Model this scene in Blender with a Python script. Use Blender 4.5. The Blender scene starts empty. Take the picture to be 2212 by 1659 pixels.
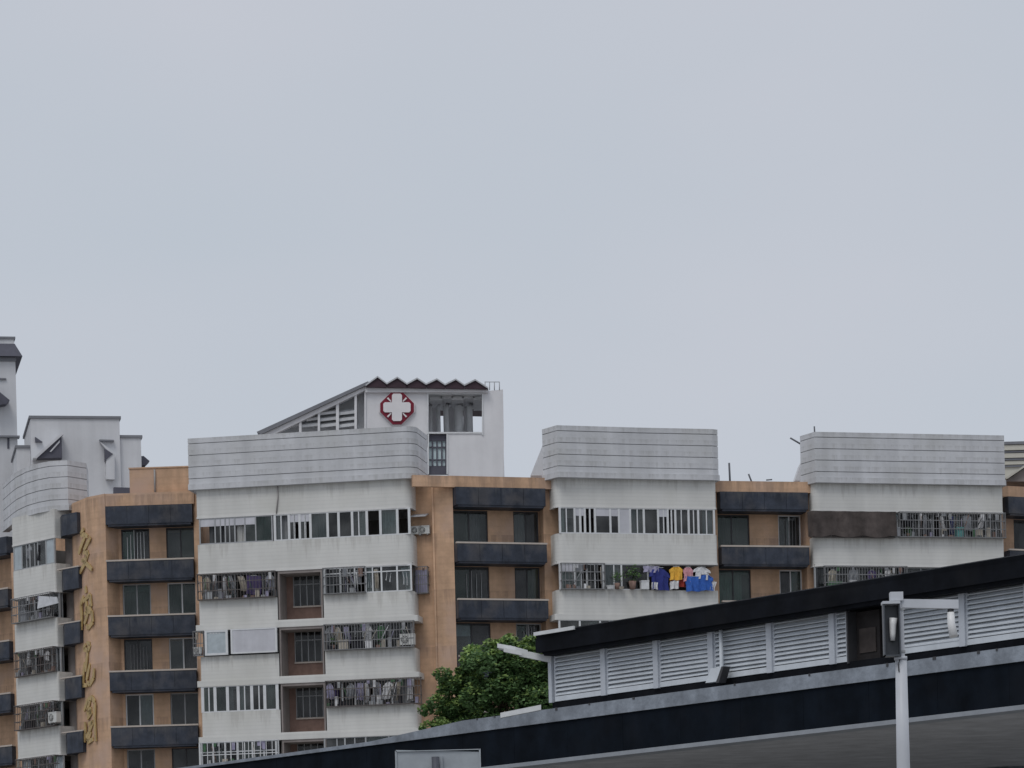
import bpy, bmesh, math, random
from mathutils import Vector, Matrix
R = math.radians
rnd = random.Random(11)
scn = bpy.context.scene
COL = scn.collection

# ------------------------------------------------------------------ camera
FD = 7345.0                      # focal length in units of a 2212 px wide picture
CX, HY = 1106.0, 2160.0          # optical axis (the horizon lies below the frame)
ROLL = R(-1.5)
C_, S_ = math.cos(ROLL), math.sin(ROLL)
EYE = 1.6
cam_d = bpy.data.cameras.new('camera')
cam = bpy.data.objects.new('camera', cam_d)
COL.objects.link(cam)
cam_d.sensor_fit = 'HORIZONTAL'
cam_d.sensor_width = 36.0
cam_d.lens = 36.0 * FD / 2212.0
cam_d.shift_y = (HY - 1659 / 2) / 2212.0
cam_d.clip_start = 0.5
cam_d.clip_end = 5000
cam.matrix_world = Matrix(((C_, -S_, 0, 0), (0, 0, -1, 0), (S_, C_, 0, EYE), (0, 0, 0, 1)))
scn.camera = cam

# ------------------------------------------------------------------ world, sun, exposure
SUN_EL, SUN_AZ = R(56), R(205)     # azimuth: clockwise from +Y (behind the camera, a little left)
world = bpy.data.worlds.new('World')
scn.world = world
world.use_nodes = True
wn, wl = world.node_tree.nodes, world.node_tree.links
wn.clear()
out = wn.new('ShaderNodeOutputWorld')
bg = wn.new('ShaderNodeBackground'); bg.inputs[1].default_value = 0.1
sky = wn.new('ShaderNodeTexSky'); sky.sky_type = 'NISHITA'; sky.sun_disc = False
sky.sun_elevation = SUN_EL; sky.sun_rotation = SUN_AZ
tc = wn.new('ShaderNodeTexCoord')
mp = wn.new('ShaderNodeMapping'); mp.inputs['Scale'].default_value = (1, 1, 2.2)
nz = wn.new('ShaderNodeTexNoise'); nz.inputs['Scale'].default_value = 5.0; nz.inputs['Detail'].default_value = 3; nz.inputs['Roughness'].default_value = .4
cr = wn.new('ShaderNodeValToRGB')
cr.color_ramp.elements[0].position = 0.32; cr.color_ramp.elements[0].color = (5.12, 5.60, 6.24, 1)
cr.color_ramp.elements[1].position = 0.68; cr.color_ramp.elements[1].color = (5.62, 5.86, 6.46, 1)
mx = wn.new('ShaderNodeMix'); mx.data_type = 'RGBA'; mx.inputs[0].default_value = 0.94
wl.new(tc.outputs['Generated'], mp.inputs[0]); wl.new(mp.outputs[0], nz.inputs['Vector'])
wl.new(nz.outputs['Fac'], cr.inputs[0])
wl.new(sky.outputs[0], mx.inputs[6]); wl.new(cr.outputs[0], mx.inputs[7])
wl.new(mx.outputs[2], bg.inputs[0]); wl.new(bg.outputs[0], out.inputs[0])

sun_d = bpy.data.lights.new('sun', 'SUN')
sun_d.energy = 0.95; sun_d.angle = R(25); sun_d.color = (1.0, 0.975, 0.94)
sun = bpy.data.objects.new('sun', sun_d); COL.objects.link(sun)
sdir = Vector((math.sin(SUN_AZ) * math.cos(SUN_EL), math.cos(SUN_AZ) * math.cos(SUN_EL), math.sin(SUN_EL)))
sun.rotation_euler = (-sdir).to_track_quat('-Z', 'Y').to_euler()
sun.location = (0, 0, 80)
vs = scn.view_settings
vs.view_transform = 'Standard'; vs.look = 'None'; vs.exposure = 0.0; vs.gamma = 1.0
try: vs.use_curve_mapping = False
except Exception: pass
scn.render.engine = 'CYCLES'
scn.cycles.max_bounces = 6
scn.cycles.transparent_max_bounces = 12

# ------------------------------------------------------------------ placing helpers
def rx(dx, dy):                     # lateral slope of the sight line through picture point (dx,dy)
    x, y = (dx - CX) / FD, (HY - dy) / FD
    return x * C_ - y * S_
def rz(dx, dy):
    x, y = (dx - CX) / FD, (HY - dy) / FD
    return x * S_ + y * C_
def P(dx, Y, ry=1250.0):            # plan point
    return Vector((Y * rx(dx, ry), Y))
def Zat(dx, dy, Y): return EYE + Y * rz(dx, dy)
def W3(dx, dy, Y): return Vector((Y * rx(dx, dy), Y, Zat(dx, dy, Y)))

class Frame:                        # a facade line in plan: u along it (left to right), w towards the street
    def __init__(s, A, B):
        s.A, s.B = Vector(A), Vector(B); d = s.B - s.A
        s.L = d.length; s.t = d / s.L; s.n = Vector((s.t.y, -s.t.x))
    def p(s, u, w=0.0): return s.A + s.t * u + s.n * w
    def p3(s, u, w, z): q = s.p(u, w); return Vector((q.x, q.y, z))
    def u(s, dx, ry=1250.0, w=0.0):  # where the sight line of column dx meets the line offset by w
        k = rx(dx, ry); a = s.A + s.n * w
        return (k * a.y - a.x) / (s.t.x - k * s.t.y)

class MB:
    def __init__(s): s.v = []; s.f = []; s.mi = []; s.sm = []
    def face(s, pts, m=0, smooth=False):
        i = len(s.v); s.v += [tuple(p) for p in pts]; s.f.append(list(range(i, i + len(pts)))); s.mi.append(m); s.sm.append(smooth)
    def prism(s, poly, z0, z1, m=0):
        poly = [Vector((p[0], p[1])) for p in poly]
        a = sum(poly[i].x * poly[(i + 1) % len(poly)].y - poly[(i + 1) % len(poly)].x * poly[i].y for i in range(len(poly)))
        if a < 0: poly = poly[::-1]
        n = len(poly); i = len(s.v)
        s.v += [(p.x, p.y, z0) for p in poly] + [(p.x, p.y, z1) for p in poly]
        s.f.append([i + n - 1 - k for k in range(n)]); s.f.append([i + n + k for k in range(n)])
        for k in range(n):
            k2 = (k + 1) % n; s.f.append([i + k, i + k2, i + n + k2, i + n + k])
        s.mi += [m] * (n + 2); s.sm += [False] * (n + 2); return s
    def hexa(s, c, m=0):            # 8 corners: bottom ring then top ring
        i = len(s.v); s.v += [tuple(p) for p in c]
        for q in ((3, 2, 1, 0), (4, 5, 6, 7), (0, 1, 5, 4), (1, 2, 6, 5), (2, 3, 7, 6), (3, 0, 4, 7)):
            s.f.append([i + k for k in q]); s.mi.append(m); s.sm.append(False)
        return s
    def lbox(s, F, u0, u1, w0, w1, z0, z1, m=0):
        r = [F.p(u0, w1), F.p(u1, w1), F.p(u1, w0), F.p(u0, w0)]
        return s.hexa([(p.x, p.y, z0) for p in r] + [(p.x, p.y, z1) for p in r], m)
    def box(s, x0, x1, y0, y1, z0, z1, m=0):
        r = [(x0, y0), (x1, y0), (x1, y1), (x0, y1)]
        return s.hexa([(a, b, z0) for a, b in r] + [(a, b, z1) for a, b in r], m)
    def xz(s, pts, Y0, Y1, m=0):    # polygon given as 3D points on plane Y0, pushed back to Y1
        n = len(pts); a = [Vector(p) for p in pts]
        ar = sum(a[i].x * a[(i + 1) % n].z - a[(i + 1) % n].x * a[i].z for i in range(n))
        if ar < 0: a = a[::-1]
        i = len(s.v); s.v += [(p.x, Y0, p.z) for p in a] + [(p.x, Y1, p.z) for p in a]
        s.f.append([i + k for k in range(n)]); s.f.append([i + n + n - 1 - k for k in range(n)])
        for k in range(n):
            k2 = (k + 1) % n; s.f.append([i + k2, i + k, i + n + k, i + n + k2])
        s.mi += [m] * (n + 2); s.sm += [False] * (n + 2); return s
    def tube(s, pts, r, n=8, m=0, r1=None):
        pts = [Vector(p) for p in pts]; base = len(s.v); K = len(pts)
        for j, p in enumerate(pts):
            d = (pts[min(j + 1, K - 1)] - pts[max(j - 1, 0)]).normalized()
            a = d.cross(Vector((0, 0, 1)) if abs(d.z) < .9 else Vector((1, 0, 0))).normalized(); b = d.cross(a)
            rr = r if r1 is None else r + (r1 - r) * j / (K - 1)
            for k in range(n):
                t = 2 * math.pi * k / n; s.v.append(tuple(p + (a * math.cos(t) + b * math.sin(t)) * rr))
        for j in range(K - 1):
            for k in range(n):
                k2 = (k + 1) % n
                s.f.append([base + j * n + k, base + (j + 1) * n + k, base + (j + 1) * n + k2, base + j * n + k2]); s.mi.append(m); s.sm.append(True)
        s.f.append([base + k for k in range(n)]); s.f.append([base + (K - 1) * n + n - 1 - k for k in range(n)])
        s.mi += [m, m]; s.sm += [False, False]; return s
    def build(s, name, mats, parent=None, kind=None, label=None):
        me = bpy.data.meshes.new(name); me.from_pydata(s.v, [], s.f)
        if not isinstance(mats, (list, tuple)): mats = [mats]
        for m in mats: me.materials.append(M[m])
        me.polygons.foreach_set('material_index', s.mi); me.polygons.foreach_set('use_smooth', s.sm)
        me.update()
        o = bpy.data.objects.new(name, me); COL.objects.link(o)
        if parent is not None:
            o.parent = parent; o.matrix_parent_inverse = Matrix.Translation(-wloc(parent))
        if kind: o['kind'] = kind
        if label: o['label'] = label
        return o
WL = {}
def wloc(o): return WL.get(o.name, Vector((0, 0, 0)))
def thing(name, loc, label, cat, group=None):
    o = bpy.data.objects.new(name, None); COL.objects.link(o); o.empty_display_size = .3
    o.location = loc; WL[o.name] = Vector(loc)
    o['label'] = label; o['category'] = cat
    if group: o['group'] = group
    return o
def tag(o, label, cat, group=None):
    o['label'] = label; o['category'] = cat
    if group: o['group'] = group
    return o

# ------------------------------------------------------------------ materials
M = {}
def mat(name, col, rough=.8, var=.12, vscale=1.2, streak=0.0, bump=0.0, bscale=8.0, metal=0.0, spec=.3, lines=None, stain=None, drip=None, bricks=None):
    m = bpy.data.materials.new(name); m.use_nodes = True; n, l = m.node_tree.nodes, m.node_tree.links
    b = n['Principled BSDF']; b.inputs['Roughness'].default_value = rough; b.inputs['Metallic'].default_value = metal
    b.inputs['Specular IOR Level'].default_value = spec
    g = n.new('ShaderNodeNewGeometry')
    nz = n.new('ShaderNodeTexNoise'); nz.inputs['Scale'].default_value = vscale; nz.inputs['Detail'].default_value = 6; nz.inputs['Roughness'].default_value = .65
    l.new(g.outputs['Position'], nz.inputs['Vector'])
    mr = n.new('ShaderNodeMapRange'); mr.inputs[1].default_value = .3; mr.inputs[2].default_value = .7
    mr.inputs[3].default_value = 1 - var; mr.inputs[4].default_value = 1 + var
    l.new(nz.outputs['Fac'], mr.inputs[0]); fac = mr.outputs[0]
    if streak:
        mpn = n.new('ShaderNodeMapping'); mpn.inputs['Scale'].default_value = (1.1, 1.1, .10)
        l.new(g.outputs['Position'], mpn.inputs[0])
        n2 = n.new('ShaderNodeTexNoise'); n2.inputs['Scale'].default_value = 1.3; n2.inputs['Detail'].default_value = 5
        l.new(mpn.outputs[0], n2.inputs['Vector'])
        m2 = n.new('ShaderNodeMapRange'); m2.inputs[1].default_value = .35; m2.inputs[2].default_value = .62
        m2.inputs[3].default_value = 1 - streak; m2.inputs[4].default_value = 1
        l.new(n2.outputs['Fac'], m2.inputs[0])
        mm = n.new('ShaderNodeMath'); mm.operation = 'MULTIPLY'; l.new(fac, mm.inputs[0]); l.new(m2.outputs[0], mm.inputs[1]); fac = mm.outputs[0]
    if lines:                        # faint tile or board courses: period in metres, depth of tone
        wv = n.new('ShaderNodeTexWave'); wv.bands_direction = 'Z'; wv.inputs['Scale'].default_value = .314 / lines[0]
        wv.inputs['Distortion'].default_value = .15; l.new(g.outputs['Position'], wv.inputs['Vector'])
        m3 = n.new('ShaderNodeMapRange'); m3.inputs[1].default_value = 0; m3.inputs[2].default_value = .35
        m3.inputs[3].default_value = 1 - lines[1]; m3.inputs[4].default_value = 1
        l.new(wv.outputs['Fac'], m3.inputs[0])
        mm = n.new('ShaderNodeMath'); mm.operation = 'MULTIPLY'; l.new(fac, mm.inputs[0]); l.new(m3.outputs[0], mm.inputs[1]); fac = mm.outputs[0]
    vm = n.new('ShaderNodeVectorMath'); vm.operation = 'SCALE'; vm.inputs[0].default_value = col[:3]
    l.new(fac, vm.inputs['Scale']); colout = vm.outputs[0]
    if stain:                        # second hue in soft patches
        n4 = n.new('ShaderNodeTexNoise'); n4.inputs['Scale'].default_value = stain[1]; n4.inputs['Detail'].default_value = 7
        l.new(g.outputs['Position'], n4.inputs['Vector'])
        m4 = n.new('ShaderNodeMapRange'); m4.inputs[1].default_value = .5; m4.inputs[2].default_value = .72; m4.inputs[3].default_value = 0; m4.inputs[4].default_value = stain[2]
        l.new(n4.outputs['Fac'], m4.inputs[0])
        mxn = n.new('ShaderNodeMix'); mxn.data_type = 'RGBA'; mxn.inputs[7].default_value = (*stain[0], 1)
        l.new(m4.outputs[0], mxn.inputs[0]); l.new(colout, mxn.inputs[6]); colout = mxn.outputs[2]
    if drip:                         # rain-run stains hanging from an upper edge: (edge z, period, length, strength, colour)
        sp = n.new('ShaderNodeSeparateXYZ'); l.new(g.outputs['Position'], sp.inputs[0])
        sb_ = n.new('ShaderNodeMath'); sb_.operation = 'SUBTRACT'; sb_.inputs[0].default_value = drip[0] + 40 * drip[1]; l.new(sp.outputs[2], sb_.inputs[1])
        md = n.new('ShaderNodeMath'); md.operation = 'MODULO'; md.inputs[1].default_value = drip[1]; l.new(sb_.outputs[0], md.inputs[0])
        mp2 = n.new('ShaderNodeMapping'); mp2.inputs['Scale'].default_value = (3.2, 3.2, .25); l.new(g.outputs['Position'], mp2.inputs[0])
        n5 = n.new('ShaderNodeTexNoise'); n5.inputs['Scale'].default_value = 1.0; n5.inputs['Detail'].default_value = 6; n5.inputs['Roughness'].default_value = .7; l.new(mp2.outputs[0], n5.inputs['Vector'])
        ln = n.new('ShaderNodeMapRange'); ln.inputs[1].default_value = .42; ln.inputs[2].default_value = .72; ln.inputs[3].default_value = 0; ln.inputs[4].default_value = drip[2]; l.new(n5.outputs['Fac'], ln.inputs[0])
        dv = n.new('ShaderNodeMath'); dv.operation = 'SUBTRACT'; l.new(ln.outputs[0], dv.inputs[0]); l.new(md.outputs[0], dv.inputs[1])
        cl = n.new('ShaderNodeMapRange'); cl.inputs[1].default_value = 0; cl.inputs[2].default_value = drip[2] * .45; cl.inputs[3].default_value = 0; cl.inputs[4].default_value = drip[3]; l.new(dv.outputs[0], cl.inputs[0])
        mx5 = n.new('ShaderNodeMix'); mx5.data_type = 'RGBA'; mx5.inputs[7].default_value = (*drip[4], 1)
        l.new(cl.outputs[0], mx5.inputs[0]); l.new(colout, mx5.inputs[6]); colout = mx5.outputs[2]
    l.new(colout, b.inputs['Base Color'])
    if bump:
        n3 = n.new('ShaderNodeTexNoise'); n3.inputs['Scale'].default_value = bscale; n3.inputs['Detail'].default_value = 5
        l.new(g.outputs['Position'], n3.inputs['Vector'])
        bp = n.new('ShaderNodeBump'); bp.inputs['Strength'].default_value = bump; bp.inputs['Distance'].default_value = .05
        l.new(n3.outputs['Fac'], bp.inputs['Height']); l.new(bp.outputs[0], b.inputs['Normal'])
    M[name] = m; return m
def glass(name, tint, rough=.06, refl=1.45):
    m = bpy.data.materials.new(name); m.use_nodes = True; n, l = m.node_tree.nodes, m.node_tree.links
    n.remove(n['Principled BSDF']); o = n['Material Output']
    t = n.new('ShaderNodeBsdfTransparent'); t.inputs[0].default_value = (*tint, 1)
    gl = n.new('ShaderNodeBsdfGlossy'); gl.inputs['Roughness'].default_value = rough
    fr = n.new('ShaderNodeFresnel'); fr.inputs[0].default_value = refl
    mix = n.new('ShaderNodeMixShader'); l.new(fr.outputs[0], mix.inputs[0]); l.new(t.outputs[0], mix.inputs[1]); l.new(gl.outputs[0], mix.inputs[2])
    df = n.new('ShaderNodeBsdfDiffuse'); df.inputs[0].default_value = (.42, .43, .43, 1)
    g = n.new('ShaderNodeNewGeometry'); nz = n.new('ShaderNodeTexNoise'); nz.inputs['Scale'].default_value = .9; nz.inputs['Detail'].default_value = 2
    l.new(g.outputs['Position'], nz.inputs['Vector']); mr = n.new('ShaderNodeMapRange'); mr.inputs[1].default_value = .35; mr.inputs[2].default_value = .7; mr.inputs[3].default_value = .03; mr.inputs[4].default_value = .17
    l.new(nz.outputs['Fac'], mr.inputs[0]); m2 = n.new('ShaderNodeMixShader'); l.new(mr.outputs[0], m2.inputs[0]); l.new(mix.outputs[0], m2.inputs[1]); l.new(df.outputs[0], m2.inputs[2])
    l.new(m2.outputs[0], o.inputs[0]); M[name] = m

mat('white_tile', (.675, .668, .64), .7, .05, .5, streak=.08, lines=(.20, .05), bump=.10, stain=((.55, .54, .49), .35, .5), drip=(29.4, 3.0, 1.4, .30, (.30, .28, .25)))
mat('trim_white', (.70, .69, .67), .7, .05, .8, streak=.06)
mat('grey_render', (.60, .605, .625), .85, .08, .7, streak=.13, bump=.2, stain=((.48, .48, .47), .45, .6), drip=(32.08, .62, .62, .30, (.30, .295, .28)))
mat('orange_render', (.62, .405, .265), .85, .14, 1.6, streak=.22, bump=.25, stain=((.52, .365, .285), .55, .9), lines=(.35, .05), drip=(29.5, 3.0, 2.2, .38, (.25, .17, .13)))
mat('dark_tile', (.042, .050, .070), .55, .35, 1.8, streak=.25, bump=.15, stain=((.095, .085, .08), .9, .6), drip=(28.86, 3.0, .8, .35, (.11, .11, .11)))
mat('pale_ledge', (.50, .44, .39), .8, .1, 2)
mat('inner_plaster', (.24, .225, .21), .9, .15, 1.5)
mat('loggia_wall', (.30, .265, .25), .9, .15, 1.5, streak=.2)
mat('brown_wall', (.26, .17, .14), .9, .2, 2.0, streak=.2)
mat('frame_white', (.66, .67, .68), .45, .08, 3)
mat('frame_grey', (.36, .37, .38), .5, .1, 3)
mat('frame_dark', (.06, .06, .065), .5, .1, 3)
mat('rusty_bar', (.12, .105, .10), .7, .3, 4)
mat('grille_steel', (.20, .20, .205), .5, .2, 4)
mat('curtain_pale', (.52, .52, .50), .95, .18, 3)
mat('curtain_grey', (.27, .28, .29), .95, .18, 3)
mat('curtain_dark', (.09, .095, .10), .95, .18, 3)
mat('panel_white', (.58, .58, .62), .6, .08, 1.8, streak=.12)
mat('panel_bluegrey', (.42, .47, .50), .6, .15, 2.5)
mat('awning_brown', (.085, .07, .065), .9, .35, 2.0, streak=.3)
mat('tarp_grey', (.50, .51, .53), .8, .2, 2)
mat('ac_white', (.58, .58, .56), .5, .08, 3, streak=.15)
mat('ac_grille', (.10, .10, .10), .6, .1, 3)
mat('gold_paint', (.46, .32, .13), .4, .25, 3, metal=.25, spec=.5)
mat('maroon_sheet', (.055, .032, .042), .6, .15, 2)
mat('sheet_grey', (.50, .51, .53), .6, .1, 2)
mat('sign_red', (.20, .012, .03), .45, .1, 2)
mat('sign_white', (.75, .73, .74), .5, .04, 2)
mat('hosp_wall', (.74, .735, .75), .85, .05, .6, streak=.07, bump=.1)
mat('hosp_slat', (.60, .61, .62), .7, .1, 2)
mat('hosp_shadow', (.36, .37, .39), .8, .15, 1.0)
mat('house_wall', (.65, .655, .675), .85, .06, .5, streak=.10, bump=.1)
mat('house_cap', (.21, .215, .235), .8, .1, 1)
mat('slate_roof', (.10, .10, .125), .7, .12, 1.5)
mat('cream_wall', (.60, .58, .51), .85, .05, .6, streak=.06)
mat('louver_grey', (.66, .70, .745), .5, .08, 2.2, streak=.12)
mat('post_grey', (.52, .55, .60), .5, .08, 2)
mat('roof_black', (.0075, .0088, .0125), .8, .45, 1.5, spec=.1, streak=.3, stain=((.017, .0175, .02), .8, .5))
mat('fascia_black', (.0062, .0098, .016), .8, .4, 1.2, spec=.08, streak=.3, stain=((.012, .014, .019), .7, .5))
mat('ledge_concrete', (.28, .31, .355), .8, .25, 2.5, streak=.28, bump=.4, stain=((.20, .22, .25), 1.5, .7))
mat('line_grey', (.30, .32, .35), .6, .12, 2)
mat('soffit', (.46, .465, .48), .9, .2, 1.2)
mat('dark_brown', (.03, .026, .026), .8, .3, 3)
mat('deck', (.16, .16, .16), .9, .15, 2)
mat('pole_white', (.60, .62, .66), .4, .06, 2, streak=.10)
mat('lens_white', (.78, .78, .78), .3, .02, 2)
mat('box_dark', (.06, .068, .08), .35, .15, 3, spec=.5)
mat('sign_back', (.40, .43, .455), .45, .10, 3.0, metal=.25, stain=((.30, .32, .35), 2.5, .5))
mat('clamp_dark', (.10, .105, .125), .5, .15, 3, metal=.3)
mat('asphalt', (.05, .05, .052), .9, .2, .8)
mat('paving', (.26, .255, .245), .9, .15, .5)
mat('frosted', (.60, .72, .74), .3, .12, 1.5)
mat('bark', (.10, .075, .05), .9, .25, 6)
mat('pipe_grey', (.33, .31, .30), .6, .12, 3)
mat('mast', (.13, .135, .15), .6, .1, 3)
glass('glass_clear', (.72, .78, .78)); glass('glass_green', (.48, .62, .58)); glass('glass_grey', (.40, .43, .45)); glass('glass_dark', (.22, .25, .28))
for nm, c in dict(navy=(.035, .045, .20), blue=(.045, .13, .45), yellow=(.78, .44, .07), pink=(.62, .32, .36), white=(.66, .66, .67), red=(.28, .04, .03),
                  purple=(.085, .065, .15), grey=(.28, .29, .31), black=(.02, .02, .025), lilac=(.36, .34, .46), beige=(.42, .38, .32), green=(.08, .16, .09), teal=(.10, .26, .25)).items():
    mat('cloth_' + nm, c, .95, .18, 5)
def leafmat(name, c):
    m = bpy.data.materials.new(name); m.use_nodes = True; n, l = m.node_tree.nodes, m.node_tree.links
    b = n['Principled BSDF']; b.inputs['Roughness'].default_value = .55; b.inputs['Specular IOR Level'].default_value = .3
    g = n.new('ShaderNodeNewGeometry'); ramp = n.new('ShaderNodeValToRGB')
    ramp.color_ramp.elements[0].color = (*[x * .55 for x in c], 1); ramp.color_ramp.elements[1].color = (*[x * 1.5 for x in c], 1)
    l.new(g.outputs['Random Per Island'], ramp.inputs[0]); l.new(ramp.outputs[0], b.inputs['Base Color'])
    tr = n.new('ShaderNodeBsdfTranslucent'); l.new(ramp.outputs[0], tr.inputs[0])
    mixs = n.new('ShaderNodeMixShader'); mixs.inputs[0].default_value = .3
    l.new(b.outputs[0], mixs.inputs[1]); l.new(tr.outputs[0], mixs.inputs[2]); l.new(mixs.outputs[0], n['Material Output'].inputs[0]); M[name] = m
leafmat('leaf', (.105, .185, .07)); leafmat('leaf_lit', (.27, .38, .12))  # the second is paler: crown highlights put into the leaf colour

# ------------------------------------------------------------------ ground
gm = MB(); gm.face([(-1500, -300, 0), (1500, -300, 0), (1500, 3000, 0), (-1500, 3000, 0)])
gm.build('ground', 'paving', kind='structure')
rd = MB(); rd.box(-400, 400, 6, 40, .002, .006); rd.build('road', 'asphalt', kind='structure')
kb_ = MB(); kb_.box(-400, 400, 40.001, 40.3, .003, .14); kb_.build('kerb', 'ledge_concrete' if 'ledge_concrete' in M else 'paving', kind='structure')

# ================================================================== apartment building
FL = 3.0                            # storey height
ZB = 27.8                           # underside of the topmost white band
BH = 1.6                            # white band height
NROW = 9
APT = thing('apartment_building', (P(1106, 190).x, 190, 0), 'long convex apartment block with white banded bays and orange recesses below grey parapets', 'building')

def endarc(F, u, w, r, side, n=7):  # rounded plan corner at the end of a bay; side +1 right, -1 left
    pts = []
    for k in range(n + 1):
        a = (math.pi / 2) * k / n
        pts.append(F.p(u - side * r + side * r * math.sin(a), w - r + r * math.cos(a)))
    return pts
def baypoly(F, u0, u1, r0, r1, w=0.0, back=-4.0):
    return [F.p(u0, back)] + endarc(F, u0, w, r0, -1)[::-1] + endarc(F, u1, w, r1, 1) + [F.p(u1, back)]
def shellpoly(F, u0, u1, r0, r1, w, th, back):   # a U-shaped wall of thickness th
    o = baypoly(F, u0, u1, r0, r1, w, back)
    i = baypoly(F, u0 + th, u1 - th, max(r0 - th, .03), max(r1 - th, .03), w - th, back)
    return o + i[::-1]

def band(F, zb, r0, r1, lip, u0=0, u1=None, notch=None):
    u1 = F.L if u1 is None else u1
    mb = MB()
    if notch is None:
        mb.prism(shellpoly(F, u0, u1, r0, r1, 0, .18, -2.2), zb + .005, zb + BH)
    else:                            # balustrade interrupted by an open loggia
        a, b = notch
        mb.prism([F.p(u0, -2.2)] + endarc(F, u0, 0, r0, -1)[::-1] + [F.p(a, 0), F.p(a, -.2), F.p(u0 + .18, -.2), F.p(u0 + .18, -2.2)], zb + .005, zb + BH)
        mb.prism([F.p(b, -.2), F.p(b, 0)] + endarc(F, u1, 0, r1, 1) + [F.p(u1, -2.2), F.p(u1 - .18, -2.2), F.p(u1 - .18, -.2)], zb + .005, zb + BH)
        mb.lbox(F, a, b, -.2, -.012, zb + .004, zb + .38)
    o = mb.build('balcony_band', 'white_tile', APT)
    tr_ = MB()
    tr_.prism(shellpoly(F, u0 - .02, u1 + .02, r0, r1, .022, .05, -1.2), zb - .012, zb + .085); tr_.build('band_trim', 'trim_white', o)
    if lip:
        MB().prism(baypoly(F, u0 - lip, u1 + lip, .12, .12, .035, -2.0), zb - .02, zb + .30).build('slab_edge', 'white_tile', o)
    return o

def parapet(F, pts, ztop=None, z0=29.42, z1=32.08, back=3.0, mats='grey_render'):
    """five courses with recessed joints over a plan polyline (left to right)"""
    h = (z1 - z0); gap = .042
    hs = [.115, .235, .235, .235, .18]   # top course is narrow
    core_pts = pts
    def offset(pl, d):
        outp = []
        for i, p in enumerate(pl):
            a = pl[max(i - 1, 0)]; b = pl[min(i + 1, len(pl) - 1)]; t = (b - a).normalized(); outp.append(p - Vector((t.y, -t.x)) * d)
        return outp
    inner = offset(pts, .35); core = offset(pts, .09)
    root = MB().prism(core + inner[::-1], z0 + .02, z1 - .02).build('parapet', mats, APT)
    z = z1; tot = sum(hs)
    for k, q in enumerate(hs):
        hh = h * q / tot
        MB().prism(pts + offset(pts, .30)[::-1], z - hh + (gap if k < 4 else 0), z).build('parapet_course', mats, root)
        z -= hh
    lipp = offset(pts, -.06)
    MB().prism(lipp + offset(pts, .34)[::-1], z0 - .10, z0 + .20).build('parapet_lip', mats, root)
    return root

BAYNO = {}
def interior(F, u0, u1, zf, parts=(), depth=4.0):
    """floor slab, ceiling, rear and end walls of one window row: real rooms that go dark by themselves"""
    mb = MB()
    mb.lbox(F, u0 + .02, u1 - .02, -depth, -.19, zf - .12, zf)          # slab under the row's sill is hidden by the band
    mb.lbox(F, u0 + .02, u1 - .02, -depth - .2, -depth, zf, zf + FL - .12)
    mb.lbox(F, u0 + .19, u0 + .34, -depth, -2.25, zf, zf + FL - .12)
    mb.lbox(F, u1 - .34, u1 - .19, -depth, -2.25, zf, zf + FL - .12)
    for p in parts: mb.lbox(F, p - .06, p + .06, -depth, -.25, zf, zf + FL - .12)
    mb.build('room', 'inner_plaster', APT)

def curtain(F, u0, u1, z0, z1, m, w, parent):
    mb = MB(); n = max(3, int((u1 - u0) / .07)); pr = None; ph = rnd.random() * 6
    for k in range(n + 1):
        u = u0 + (u1 - u0) * k / n; ww = w + .035 * math.sin(k * 2.1 + ph) + .012 * math.sin(k * .9)
        if pr:
            mb.face([F.p3(pr[0], pr[1], z0), F.p3(u, ww, z0), F.p3(u, ww, z1), F.p3(pr[0], pr[1], z1)])
        pr = (u, ww)
    mb.build('curtain', m, parent)

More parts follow.
